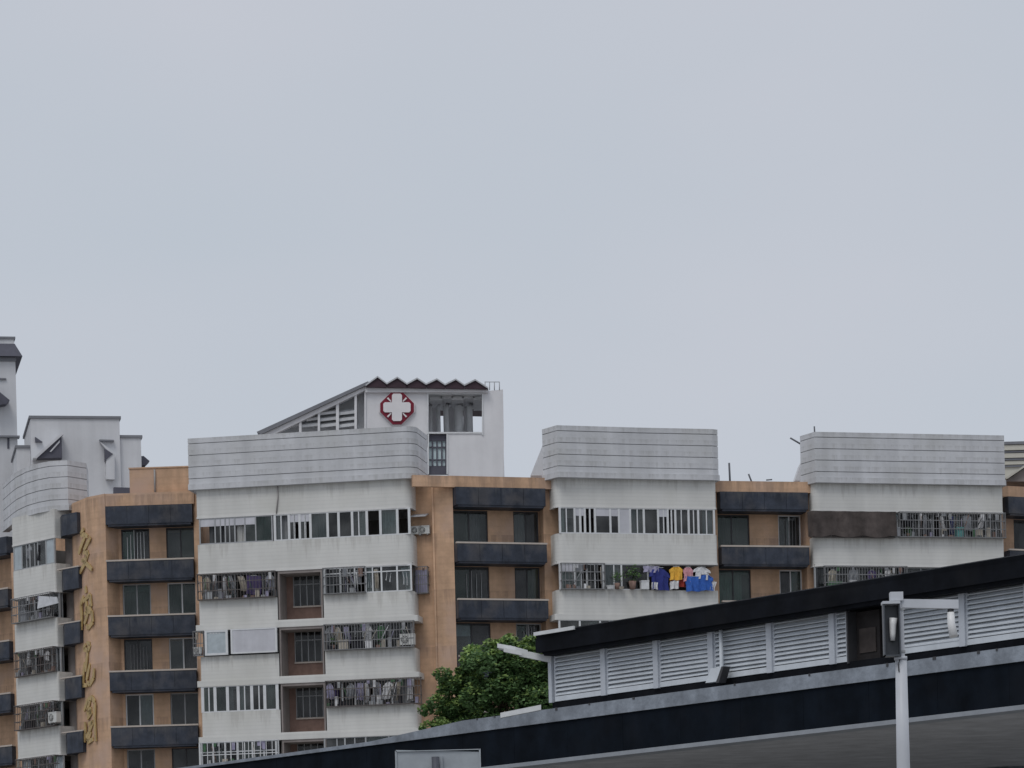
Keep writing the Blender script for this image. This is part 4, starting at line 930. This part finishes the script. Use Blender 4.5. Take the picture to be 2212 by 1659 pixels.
# narrow barred window below
fr = MB()
for r_ in ((1482, 1494, 535, 870), (1640, 1654, 535, 870)): fr.xz([H(r_[0], r_[3]), H(r_[1], r_[3]), H(r_[1], r_[2]), H(r_[0], r_[2])], HYD - .07, HYD + .4)
fr.build('opening_frame', 'frame_white', HO)
hrect(1494, 1640, 538, 592, HYD + .2, HYD + .5).build('window_panel', 'slate_roof', HO); hrect(1494, 1640, 800, 870, HYD + .2, HYD + .5).build('window_panel', 'slate_roof', HO)
wb = MB()
for x in (1522, 1560, 1600, 1634): wb.xz([H(x - 6, 800), H(x + 6, 800), H(x + 6, 592), H(x - 6, 592)], HYD + .2, HYD + .3)
for y in (640, 745): wb.xz([H(1494, y + 5), H(1640, y + 5), H(1640, y - 5), H(1494, y - 5)], HYD + .21, HYD + .29)
wb = wb.build('window_bars', 'slate_roof', HO)
hrect(1494, 1640, 592, 800, HYD + .33, HYD + .35).build('pane', 'frosted', wb)
hrect(1494, 1640, 560, 830, HYD + .55, HYD + .6).build('blind', 'sign_white', HO)
# roof rail at the right
rb = MB()
for x in (1962, 2000, 2040, 2082): rb.tube([H(x, 168), H(x, 96 + (x - 1962) * .02)], .03, 5)
rb.tube([H(1962, 100), H(2082, 100)], .025, 5)
rb.build('roof_rail', 'frame_grey', HO)
# red cross sign
HS = thing('hospital_sign', tuple(H(1228, 460, HYD - .4)), 'dark red diamond sign with white cross on the hospital wall', 'sign')
cx_, cy_ = 1228, 318
def hp(pts, Y0, Y1, name, m, par=HS): return MB().xz([H(cx_ + a, cy_ + b) for a, b in pts], Y0, Y1).build(name, m, par)
def oct_(s, c): return [(-c, -s), (c, -s), (s, -c), (s, c), (c, s), (-c, s), (-s, c), (-s, -c)]
hp(oct_(152, 34), HYD - .12, HYD - .01, 'rim', 'sign_white')
pl_ = hp(oct_(140, 36), HYD - .22, HYD - .125, 'plate', 'sign_red')
A, B = 114, 42; D_ = 13
hp([(-B + D_, -A), (B - D_, -A), (B, -A + D_), (B, -B), (A - D_, -B), (A, -B + D_), (A, B - D_), (A - D_, B), (B, B), (B, A - D_), (B - D_, A), (-B + D_, A), (-B, A - D_), (-B, B), (-A + D_, B), (-A, B - D_), (-A, -B + D_), (-A + D_, -B), (-B, -B), (-B, -A + D_)], HYD - .32, HYD - .225, 'cross', 'sign_white')
for sx in (-1, 1):
    for sy in (-1, 1):
        hp([(sx * 46, sy * 52), (sx * 52, sy * 46), (sx * 84, sy * 74), (sx * 74, sy * 84)], HYD - .30, HYD - .226, 'ray', 'sign_white')

# ================================================================== pale houses at the left, cream block at the right
TY = 232.0
tx = lambda z: (z / 2.765) / 1.8517
ty = lambda z: (1300 + z / 2.765) / 1.8517
def T(zx, zy, Y=TY): return W3(tx(zx), ty(zy), Y)
TW = thing('tower_house', (T(178, 700).x, TY, 0), 'tall pale tower house with dark sloping eave at the left edge', 'building')
zb_ = T(170, 370).z; xr = T(178, 700).x
MB().box(xr - 7, xr, TY, TY + 8, 0, zb_).build('wall', 'house_wall', TW)
mb = MB(); e, h0, h1, xt = T(243, 362), T(0, 362).z, T(0, 205).z, T(165, 205).x
ov = e.x - xr
mb.hexa([(xr - 7 - ov, TY - ov, h0), (e.x, TY - ov, h0), (e.x, TY + 8 + ov, h0), (xr - 7 - ov, TY + 8 + ov, h0), (xr - 6.8, TY + .2, h1), (xt, TY + .2, h1), (xt, TY + 7.8, h1), (xr - 6.8, TY + 7.8, h1)])
mb.build('eave_roof', 'slate_roof', TW)
MB().box(xr - 7, T(160, 200).x, TY + .3, TY + 7, h1, T(0, 150).z).build('parapet', 'house_wall', TW)
MB().box(xr - 7.1, T(172, 140).x, TY + .2, TY + 7.1, T(0, 150).z, T(0, 126).z).build('coping', 'house_cap', TW)
MB().box(xr - 7, xr + .05, TY - .12, TY - .01, h0 - .28, h0 - .02).build('eave_board', 'house_cap', TW)
MB().box(xr - 7, T(68, 600).x, TY - .12, TY - .01, T(0, 612).z, T(0, 596).z).build('string_course', 'house_cap', TW)
mb = MB(); mb.xz([T(-120, 935), T(60, 905), T(98, 862), T(0, 785), T(-120, 700)], TY - 1.0, TY - .02); mb.build('window_hood', 'slate_roof', TW)
for x in (92, ): MB().xz([T(x - 10, 1370), T(x + 12, 1370), T(x + 12, 1250), T(x - 10, 1250)], TY - .05, TY - .005).build('slit_window', 'slate_roof', TW)
MB().box(xr - 2, T(215, 1245).x, TY - .35, TY + .4, T(0, 1256).z, T(0, 1236).z).build('ledge', 'house_cap', TW)
# stepped white house
WH = thing('stepped_house', (T(800, 1650).x, TY - 8, 0), 'plain pale house with stepped flat roof behind the curved bay', 'building')
Yh = TY - 8
def T2(zx, zy): return T(zx, zy, Yh)
def hb(x0, x1, ytop, d0=0, d1=8, name='wall', cap=True, m='house_wall'):
    a, b, z = T2(x0, 1300).x, T2(x1, 1300).x, T2((x0 + x1) / 2, ytop).z
    MB().box(a, b, Yh + d0, Yh + d1, 0, z - .18).build(name, m, WH)
    if cap: MB().box(a - .10, b + .10, Yh + d0 - .10, Yh + d1 + .1, z - .175, z).build('coping', 'house_cap', WH)
hb(345, 1325, 1000); hb(1330, 1562, 1185, .3, 7); hb(195, 343, 1315, 1.0, 7)
mb = MB(); mb.xz([T2(385, 1505), T2(670, 1235), T2(680, 1490)], Yh - .9, Yh - .02); lr = mb.build('recess_shadow', 'slate_roof', WH)  # solid dark triangle stands in for the shaded recess under the slanted roof
MB().xz([T2(360, 1510), T2(672, 1215), T2(690, 1235), T2(395, 1512)], Yh - 1.1, Yh - .01).build('lean_to_verge', 'house_wall', WH)
MB().xz([T2(540, 1430), T2(650, 1300), T2(650, 1325), T2(556, 1432)], Yh - 1.0, Yh - .895).build('strut', 'house_wall', WH)
MB().xz([T2(388, 1252), T2(470, 1306), T2(390, 1308)], Yh - .3, Yh - .015).build('small_gable_shadow', 'slate_roof', WH)  # dark wedge, a small gable roof shadow built as a solid
MB().xz([T2(1150, 1362), T2(1240, 1420), T2(1152, 1500)], Yh - .5, Yh - .015).build('gable_shadow', 'slate_roof', WH)  # gable roof shadow, painted as a dark triangle on the bay
MB().xz([T2(1095, 1258), T2(1255, 1258), T2(1255, 1275), T2(1095, 1275)], Yh - .3, Yh - .012).build('window_hood', 'house_cap', WH)
MB().xz([T2(1095, 1285), T2(1180, 1345), T2(1260, 1420), T2(1260, 1700), T2(1165, 1700), T2(1165, 1370)], Yh - .45, Yh - .02).build('gabled_bay', 'house_wall', WH)
MB().xz([T2(1562, 1395), T2(1600, 1390), T2(1668, 1445), T2(1625, 1490), T2(1562, 1500)], Yh + 1, Yh + 2).build('side_awning', 'slate_roof', WH)
MB().xz([T2(1562, 1525), T2(1655, 1522), T2(1655, 1540), T2(1562, 1545)], Yh + 1, Yh + 2).build('side_ledge', 'slate_roof', WH)
MB().xz([W3(186, 1064, Yh - 9), W3(224, 1064, Yh - 9), W3(224, 1050, Yh - 9), W3(186, 1050, Yh - 9)], Yh - 9, Yh - 8.5).build('low_vent', 'slate_roof', WH)
TW.rotation_euler.z = R(12); WH.rotation_euler.z = R(11)
# cream building at the right edge
CB = thing('cream_building', (W3(2250, 1000, 215).x, 215, 0), 'cream building with moulded cornice cut by the right edge behind the parapet', 'building')
cz = lambda y: Zat(2192, y, 215)
xa, xb = W3(2100, 1000, 215).x, W3(2420, 1000, 215).x
MB().box(xa, xb, 215, 225, 0, cz(962)).build('wall', 'cream_wall', CB)
for (a, b, o_, m) in ((962, 956, .45, 'house_cap'), (974, 963, .38, 'cream_wall'), (979, 975, .30, 'house_cap'), (990, 980, .26, 'cream_wall'), (995, 991, .2, 'house_cap'), (1004, 996, .14, 'cream_wall'), (1009, 1005, .1, 'house_cap')):
    MB().box(xa - o_, xb + o_, 215 - o_, 214.995, cz(a), cz(b)).build('cornice', m, CB)
GB = thing('stair_roof', tuple(W3(2200, 1040, 193)), 'grey gabled stair roof on the flats at the right edge', 'roof')
MB().xz([W3(2172, 1040, 193), W3(2176, 1036, 193), W3(2212, 1012, 193), W3(2262, 980, 193), W3(2340, 1040, 193)], 193, 198).build('gable', 'loggia_wall', GB)
MB().xz([W3(2174, 1036, 192.9), W3(2262, 977, 192.9), W3(2262, 972, 192.9), W3(2170, 1034, 192.9)], 192.7, 198.2).build('verge', 'cream_wall', GB)

# ================================================================== covered elevated walkway
YA = 95.0
zLT = Zat(1177, 1533, YA)
def Yfor(dx, dy, z): return (z - EYE) / rz(dx, dy)
Bp = Yfor(2212, 1394, zLT)
FB = Frame(P(1177, YA, 1533), P(2212, Bp, 1394))
def Yb(dx, ry=1450, w=0):
    return FB.p(FB.u(dx, ry, w), w).y
zLB = Zat(1400, 1533, Yb(1400)); zBB = Zat(1726, 1578, Yb(1726)); zTH = zBB - .115
WS = -.35                           # louvre wall setback
zW0 = Zat(1480, 1477, Yb(1480, w=WS)); zW1 = Zat(1310, 1396, Yb(1310, w=WS))
zE0, zE1 = zW1 - .06, Zat(1556, 1306, Yb(1556, w=.1))
uL = FB.u(330, 1660); uR = FB.u(2330, 1390)
BR = thing('covered_walkway', tuple(FB.p3(FB.L * .5, -5, 0)), 'black and grey elevated walkway with louvred side panels crossing the lower right', 'walkway')
fo = MB().lbox(FB, uL, uR, -.5, -.06, zBB, zLB).build('fascia', 'fascia_black', BR)
u = uL
while u < uR:
    e_ = .008 * rnd.random(); v = min(u + 2.4, uR); MB().lbox(FB, u + .004, v - .004, -.055, -.03 + e_ * .4, zBB + .004, zLB - .012).build('fascia_panel', 'fascia_black', fo); u = v
MB().lbox(FB, uL, uR, -.6, .06, zTH, zBB - .004).build('bottom_flange', 'line_grey', BR)
MB().lbox(FB, uL, uR, -17, -.62, zTH + .02, zTH + .30).build('soffit', 'soffit', BR)
MB().lbox(FB, uL, uR, -17, -.52, zLB - .25, zLB + .02).build('deck', 'deck', BR)
# kerb ledge: full height to the right, tapering to a thin edge on the left
ua, ub = FB.u(800, 1597), FB.u(1000, 1558)
lb = MB(); th = .075
def ring(u, zt): return [FB.p3(u, .03, zLB + .003), FB.p3(u, -.40, zLB + .003), FB.p3(u, -.40, zt), FB.p3(u, .03, zt)]
sec = [(uL, zLB + th), (ua, zLB + .12), (ub, zLT), (uR, zLT)]
for (p, q) in zip(sec[:-1], sec[1:]):
    a, b = ring(*p), ring(*q)
    lb.hexa([a[0], b[0], b[1], a[1], a[3], b[3], b[2], a[2]])
lb.build('kerb_ledge', 'ledge_concrete', BR)
for q in range(11):
    uq = ub + (uR - ub) * rnd.random()
    MB().lbox(FB, uq, uq + .05 + .06 * rnd.random(), .031, .045, zLT - .03 - .05 * rnd.random(), zLT + .012).build('ledge_clip', 'frame_dark', BR)
# dark plinth strip between ledge and wall
uW0 = FB.u(1190, 1470, WS)
MB().lbox(FB, uW0, uR, -.6, WS - .03, zLT - .1, zW0 - .005).build('plinth', 'roof_black', BR)
# posts and louvre panels
posts = [1192, 1305, 1419, 1538, 1665, 1801]
posts2 = [2080, 2222, 2330]
pu = [FB.u(x, 1460, WS) for x in posts]
zS = .0
def louvre(u0, u1):
    bk = MB(); bk.lbox(FB, u0, u1, WS - .12, WS - .10, zW0, zW1)
    pn = bk.build('louver_panel', 'frame_grey', BR)
    MB().lbox(FB, u0, u1, WS - .10, WS - .01, zW0, zW0 + .14).build('bottom_rail', 'louver_grey', pn)
    for uu in (u0, u1 - .05): MB().lbox(FB, uu, uu + .05, WS - .095, WS - .005, zW0 + .145, zW1 - .005).build('stile', 'post_grey', pn)
    n = 10; pit = (zW1 - zW0 - .16) / n
    me = None
    for j in range(n):
        z = zW0 + .16 + pit * j + rnd.gauss(0, .0045)
        jt = rnd.gauss(0, .008); sl = MB(); lo, hi = (WS + .0, z), (WS - .085, z + pit * .74); t = .018
        a0, a1 = FB.p(u0 + .05, lo[0]), FB.p(u1 - .05, lo[0]); b0, b1 = FB.p(u0 + .05, hi[0]), FB.p(u1 - .05, hi[0])
        sl.hexa([(a0.x, a0.y, lo[1]), (a1.x, a1.y, lo[1] + jt), (b1.x, b1.y, hi[1] - t + jt), (b0.x, b0.y, hi[1] - t),
                 (a0.x, a0.y, lo[1] + pit * .26), (a1.x, a1.y, lo[1] + pit * .26), (b1.x, b1.y, hi[1] + t), (b0.x, b0.y, hi[1] + t)])
        sl.build('slat', 'louver_grey', pn)
pw = .10
for i in range(len(pu)):
    MB().lbox(FB, pu[i] - pw, pu[i] + pw * (.4 if i == 0 else 1), WS - .12, WS + .05, zW0 - .02, zE0 + .05).build('post', 'post_grey', BR)
    if i: louvre(pu[i - 1] + pw + .003, pu[i] - pw - .003)
uD0, uD1 = FB.u(1831, 1430, WS), FB.u(1945, 1420, WS)
louvre(pu[-1] + pw + .003, uD0)
pu2 = [FB.u(x, 1340, WS) for x in posts2]
prev = uD1
for u in pu2:
    MB().lbox(FB, u - pw, u + pw, WS - .12, WS + .05, zW0 - .02, zE0 + .05).build('post', 'post_grey', BR)
    louvre(prev + .003, u - pw - .003); prev = u + pw
# doorway between the panels
for uu in (uD0, uD1 - .05): MB().lbox(FB, uu, uu + .05, WS - .3, WS + .02, zW0 - .05, zE0).build('doorway_jamb', 'frame_dark', BR)
dm = (uD0 + uD1) / 2
for (p, q) in ((uD0 + .06, dm - .05), (dm + .05, uD1 - .06)):
    d_ = MB(); d_.lbox(FB, p, q, WS - .34, WS - .28, zW0 - .05, zE0 - .02); dd = d_.build('door_leaf', 'dark_brown', BR)
    MB().lbox(FB, p + .12, q - .12, WS - .275, WS - .25, zW0 + .2, zE0 - .45).build('door_panel', 'awning_brown', dd)
# roof: fascia, slab, soffit strip
uE0 = FB.u(1158, 1390, .1)
rf = MB(); ez = zE1 - .06
rf.prism([FB.p(uE0, .12), FB.p(uR, .12), FB.p(uR, -17), FB.p(uE0, -17)], zE0 + .10, zE1 - .12)
rb_ = rf.build('roof', 'roof_black', BR)
fr = MB(); c0 = [FB.p3(uE0 - .0, .14, zE1), FB.p3(uR, .14, zE1), FB.p3(uR, -.3, zE1 + .10), FB.p3(uE0, -.3, zE1 + .10)]
b0 = [FB.p3(uE0 + .25, .02, zE0), FB.p3(uR, .02, zE0), FB.p3(uR, -.3, zE0), FB.p3(uE0 + .25, -.3, zE0)]
fr.hexa([b0[0], b0[1], b0[2], b0[3], c0[0], c0[1], c0[2], c0[3]]); fr.build('roof_fascia', 'roof_black', rb_)
MB().lbox(FB, uE0 + .02, FB.u(1245, 1360, .1), .145, .20, zE1 - .05, zE1 + .05).build('roof_end_trim', 'frame_white', rb_)
MB().lbox(FB, uW0, uR, WS - .13, .0, zW1 + .01, zE0 + .06).build('eave_board', 'roof_black', rb_)
# far wall and roof columns so the roof stands on something
for q in range(8):
    u = uW0 + .5 + (uR - uW0 - 1) * q / 7; MB().lbox(FB, u - .1, u + .1, -16.6, -16.4, zLB, zE0 + .15).build('column', 'post_grey', BR)
    MB().lbox(FB, u - .08, u + .08, WS - .34, WS - .18, zLB, zE0 + .15).build('column', 'post_grey', BR)
MB().lbox(FB, uW0, uR, -16.9, -16.7, zLB, zLB + 1.1).build('rear_parapet', 'ledge_concrete', BR)
for u in (FB.u(620, 1600, -11), FB.u(1400, 1600, -12.5), FB.u(2100, 1600, -14)):
    mb = MB(); q = FB.p(u, -15.6); mb.tube([(q.x, q.y, 0), (q.x, q.y, zTH + .1)], .8, 20); mb.build('pier', 'ledge_concrete', BR)
# rain pipe with a bent outlet
up = FB.u(1545, 1400, 0); pz = zW0 + .18
dp = MB(); dp.tube([FB.p3(up, WS + .14, zE0 + .05), FB.p3(up, WS + .14, pz + .1), FB.p3(up - .03, WS + .16, pz - .05)], .055, 10); dpo = dp.build('rain_pipe', 'louver_grey', BR)
so = MB(); s0, s1 = FB.u(1524, 1478, .0), FB.u(1572, 1450, .0)
so.hexa([FB.p3(s0, .0, zW0 - .10), FB.p3(s0 + .42, .0, zW0 - .10), FB.p3(s0 + .42, -.2, zW0 - .10), FB.p3(s0, -.2, zW0 - .10),
         FB.p3(s0 + .22, .0, zW0 + .26), FB.p3(s0 + .66, .0, zW0 + .26), FB.p3(s0 + .66, -.2, zW0 + .26), FB.p3(s0 + .22, -.2, zW0 + .26)]); so.build('outlet', 'louver_grey', dpo)
so = MB(); so.hexa([FB.p3(s0 + .43, .02, zW0 - .14), FB.p3(s0 + .55, .02, zW0 - .14), FB.p3(s0 + .55, -.22, zW0 - .14), FB.p3(s0 + .43, -.22, zW0 - .14),
                    FB.p3(s0 + .67, .02, zW0 + .27), FB.p3(s0 + .76, .02, zW0 + .27), FB.p3(s0 + .76, -.22, zW0 + .27), FB.p3(s0 + .67, -.22, zW0 + .27)]); so.build('outlet_flap', 'frame_dark', dpo)
# white slatted sunshade that sticks out past the wall's end
SS = thing('slatted_sunshade', tuple(FB.p3(uW0, WS, zW1)), 'white slatted sunshade sticking out left of the walkway wall over the tree', 'sunshade')
r6x = lambda z: (1600 + z / 2.765) / 1.8517
r6y = lambda z: (2440 + z / 2.765) / 1.8517
YS = FB.p(uW0, WS).y - .3
def SSp(zx, zy, Y=None): return W3(r6x(zx), r6y(zy), Y or YS)
def slatbar(a, b, h, name='slat', dy=0.0):
    p, q = SSp(*a), SSp(*b); p.y += dy; q.y += dy; mb = MB(); d = Vector((0, 0, h))
    mb.hexa([(p.x, p.y, p.z - h), (q.x, q.y, q.z - h), (q.x, q.y + .35, q.z - h + .02), (p.x, p.y + .35, p.z - h + .02), (p.x, p.y, p.z), (q.x, q.y, q.z), (q.x, q.y + .35, q.z + .02), (p.x, p.y + .35, p.z + .02)])
    mb.build(name, 'frame_white' if name == 'slat' else 'frame_grey', SS)
slatbar((1075, 368), (1275, 405), .12); slatbar((1210, 352), (1415, 408), .13, dy=.9)
slatbar((1145, 425), (1345, 465), .11, dy=-.2); slatbar((1320, 435), (1672, 505), .17, dy=.2); slatbar((1425, 425), (1668, 480), .12, dy=.8)
slatbar((1090, 395), (1668, 520), .05, 'carrier', dy=.45)
ob = MB(); p, q = SSp(1110, 1165, YA - .2), SSp(1560, 1075, YA - 1); d = .07
ob.hexa([(p.x, p.y, p.z - d), (q.x, q.y, q.z - d), (q.x, q.y + .2, q.z - d), (p.x, p.y + .2, p.z - d), (p.x, p.y, p.z + d), (q.x, q.y, q.z + d), (q.x, q.y + .2, q.z + d), (p.x, p.y + .2, p.z + d)])
tag(ob.build('loose_plank', 'frame_white'), 'pale plank lying along the walkway ledge below the tree', 'plank')

# ================================================================== tree between walkway and flats
TRY = 132.0
TR = thing('leafy_tree', tuple(P(1070, TRY)) + (0,), 'dense green tree between the walkway end and the flats', 'tree')
tb = P(1075, TRY); top = W3(1080, 1460, TRY)
tk = MB(); tk.tube([(tb.x, TRY, 0), (tb.x + .1, TRY, top.z * .4), (tb.x - .1, TRY + .2, top.z * .75), (top.x, TRY, top.z)], .32, 10, r1=.08)
clumps = [(966, 1530, 42), (1000, 1488, 42), (1018, 1440, 34), (1062, 1415, 50), (1108, 1402, 46), (1145, 1420, 44), (1105, 1480, 75), (1055, 1540, 72), (1160, 1500, 66), (1172, 1450, 50), (958, 1575, 46), (1030, 1600, 72), (1120, 1590, 95), (1190, 1560, 70), (1080, 1650, 95), (1010, 1650, 60), (1170, 1650, 75)]
for (cx, cy, r) in clumps[::2]:
    c = W3(cx, cy, TRY); m0 = Vector((tb.x, TRY, c.z - 2.6)); tk.tube([m0, m0.lerp(c, .6) + Vector((0, 0, .3)), c], .10, 6, r1=.025)
tk.build('trunk', 'bark', TR)
cb = MB(); rnd.seed(5)
for ci, (cx, cy, r) in enumerate(clumps):
    c = W3(cx, cy, TRY); rr = r / FD * TRY
    subs = [(c + Vector((rnd.gauss(0, .48), rnd.gauss(0, .48), rnd.gauss(0, .48))) * rr, rr * (.30 + .22 * rnd.random())) for _ in range(15)]
    for (sc, sr) in subs:
        for k in range(int(210 * (sr / .45) ** 1.2)):
            d = Vector((rnd.gauss(0, 1), rnd.gauss(0, 1), rnd.gauss(0, 1))).normalized() * sr * (.55 + .5 * rnd.random() ** .6)
            d.z *= .8
            lit = d.z > .1 * sr and rnd.random() < (.7 if cx < 1020 or cy < 1430 else .25)  # paler leaves on clump tops and upper left paint in the highlights
            leafquad(cb, sc + d, .10 + .08 * rnd.random(), 1 if lit else 0)
cb.build('crown', ['leaf', 'leaf_lit'], TR)

# ================================================================== white pole with arm, in front of the walkway
PY = 52.0
r9x = lambda z: (3380 + z / 4.424) / 1.8517
r9y = lambda z: (2340 + z / 4.424) / 1.8517
def Q(zx, zy, Y=PY): return W3(r9x(zx), r9y(zy), Y)
PL = thing('camera_pole', (W3(1950, 1640, PY).x, PY, 0), 'white pole with short arm and dark box in front of the louvred walkway', 'pole')
pc = W3(1951, 1640, PY); ptop = Q(985, 1290)
mb = MB(); mb.tube([(pc.x, PY, 0), (pc.x, PY, pc.z), (ptop.x + .005, PY, ptop.z)], .115, 20, r1=.088); mb.build('shaft', 'pole_white', PL)
x0, x1 = Q(975, 800).x, Q(1040, 800).x
MB().box(x0, x1, PY - .05, PY + .05, ptop.z - .01, Q(1000, 135).z).build('mast', 'pole_white', PL)
a = Q(795, 290); b = Q(1010, 128)
MB().box(a.x, x1 - .005, PY - .09, PY + .09, a.z, b.z).build('head_block', 'pole_white', PL)
ae = Q(2000, 300); at_, ab = Q(1020, 255).z, Q(1020, 405).z
mb = MB(); mb.hexa([(x1 - .02, PY - .06, ab), (ae.x, PY - .06, Q(2000, 425).z), (ae.x, PY + .06, Q(2000, 425).z), (x1 - .02, PY + .06, ab),
                    (x1 - .02, PY - .06, at_), (ae.x, PY - .06, Q(2000, 265).z), (ae.x, PY + .06, Q(2000, 265).z), (x1 - .02, PY + .06, at_)]); mb.build('arm', 'pole_white', PL)
c0, c1 = Q(1870, 480), Q(1905, 915); mb = MB()
mb.tube([(c0.x, PY, Q(1870, 430).z), (c0.x, PY, c0.z)], .05, 10)
cmr = mb.build('camera_mount', 'frame_dark', PL)
mb = MB(); mb.tube([(c0.x, PY, c0.z), (c0.x + .005, PY, (c0.z + c1.z) / 2), (c0.x + .03, PY - .05, c1.z)], .055, 14, r1=.066); mb.build('camera_body', 'lens_white', cmr)
bx0, bx1, bz0, bz1 = Q(668, 800).x, Q(965, 800).x, Q(800, 1275).z, Q(800, 320).z
mb = MB(); mb.box(bx0, bx0 + .02, PY - .16, PY + .06, bz0, bz1 - .03); mb.box(bx0, bx1, PY + .05, PY + .065, bz0, bz1 - .03); mb.box(bx0, bx1, PY - .16, PY + .06, bz0, bz0 + .02)
mb.box(bx1 - .02, bx1 - .002, PY - .14, PY + .05, bz0 + .02, bz1 - .03)
bo = mb.build('signal_box', 'box_dark', PL)
MB().box(bx0 - .01, bx1, PY - .18, PY + .07, bz1 - .028, bz1 + .012).build('box_hood', 'pole_white', bo)
mb = MB(); n = 14; cc = Q(845, 790)
for (hh, rad) in ((0, 1),):
    hw, hz = abs(Q(915, 700).x - Q(765, 700).x) / 2, abs(Q(845, 600).z - Q(845, 1000).z) / 2
    mb.tube([(cc.x + .01, PY - .03, cc.z + hz), (cc.x, PY - .03, cc.z + hz * .4), (cc.x - .005, PY - .03, cc.z - hz * .4), (cc.x - .01, PY - .03, cc.z - hz)], hw * .98, n, r1=hw * .62)
mb.build('lamp_cover', 'lens_white', bo)

for zz in (bz0 + .06, bz1 - .12):
    MB().box(bx1 - .004, x1 + .012, PY - .062, PY + .062, zz, zz + .035).build('clamp_band', 'frame_grey', PL)
cbm = MB(); cbm.tube([(bx1 - .03, PY - .03, bz0), (bx1 - .02, PY - .10, bz0 - .06), (ptop.x - .05, PY - .10, ptop.z - .10), (ptop.x - .04, PY - .085, ptop.z - .22)], .010, 6); cbm.build('cable', 'frame_dark', PL)
MB().tube([(ptop.x, PY, ptop.z - .03), (ptop.x, PY, ptop.z + .02)], .10, 18).build('shaft_collar', 'pole_white', PL)
# back of a road sign at the bottom edge
SY = 48.0
RS = thing('road_sign', (W3(945, 1650, SY).x, SY, 0), 'grey back of a rectangular road sign at the bottom edge', 'sign')
a, b = W3(855, 1620, SY), W3(1036, 1624, SY)
MB().xz([a, b, W3(1038, 1740, SY), W3(855, 1740, SY)], SY, SY + .03).build('panel', 'sign_back', RS)
rb = MB(); zt_ = a.z
for (p, q) in ((a.x - .012, a.x + .012), (b.x - .008, b.x + .014)): rb.box(p, q, SY - .025, SY - .002, W3(900, 1740, SY).z, zt_ - .015)
rb.box(a.x, b.x, SY - .025, SY - .002, zt_ - .028, zt_ - .016); rb.build('edge_fold', 'sign_back', RS)
cxx = W3(941, 1640, SY).x; mb = MB(); mb.tube([(cxx, SY - .11, 0), (cxx, SY - .11, W3(941, 1636, SY).z)], .055, 14); mb.build('post', 'clamp_dark', RS)
MB().box(cxx + .06, cxx + .10, SY - .06, SY - .003, W3(941, 1700, SY).z, W3(941, 1634, SY).z).build('clamp', 'sign_back', RS)
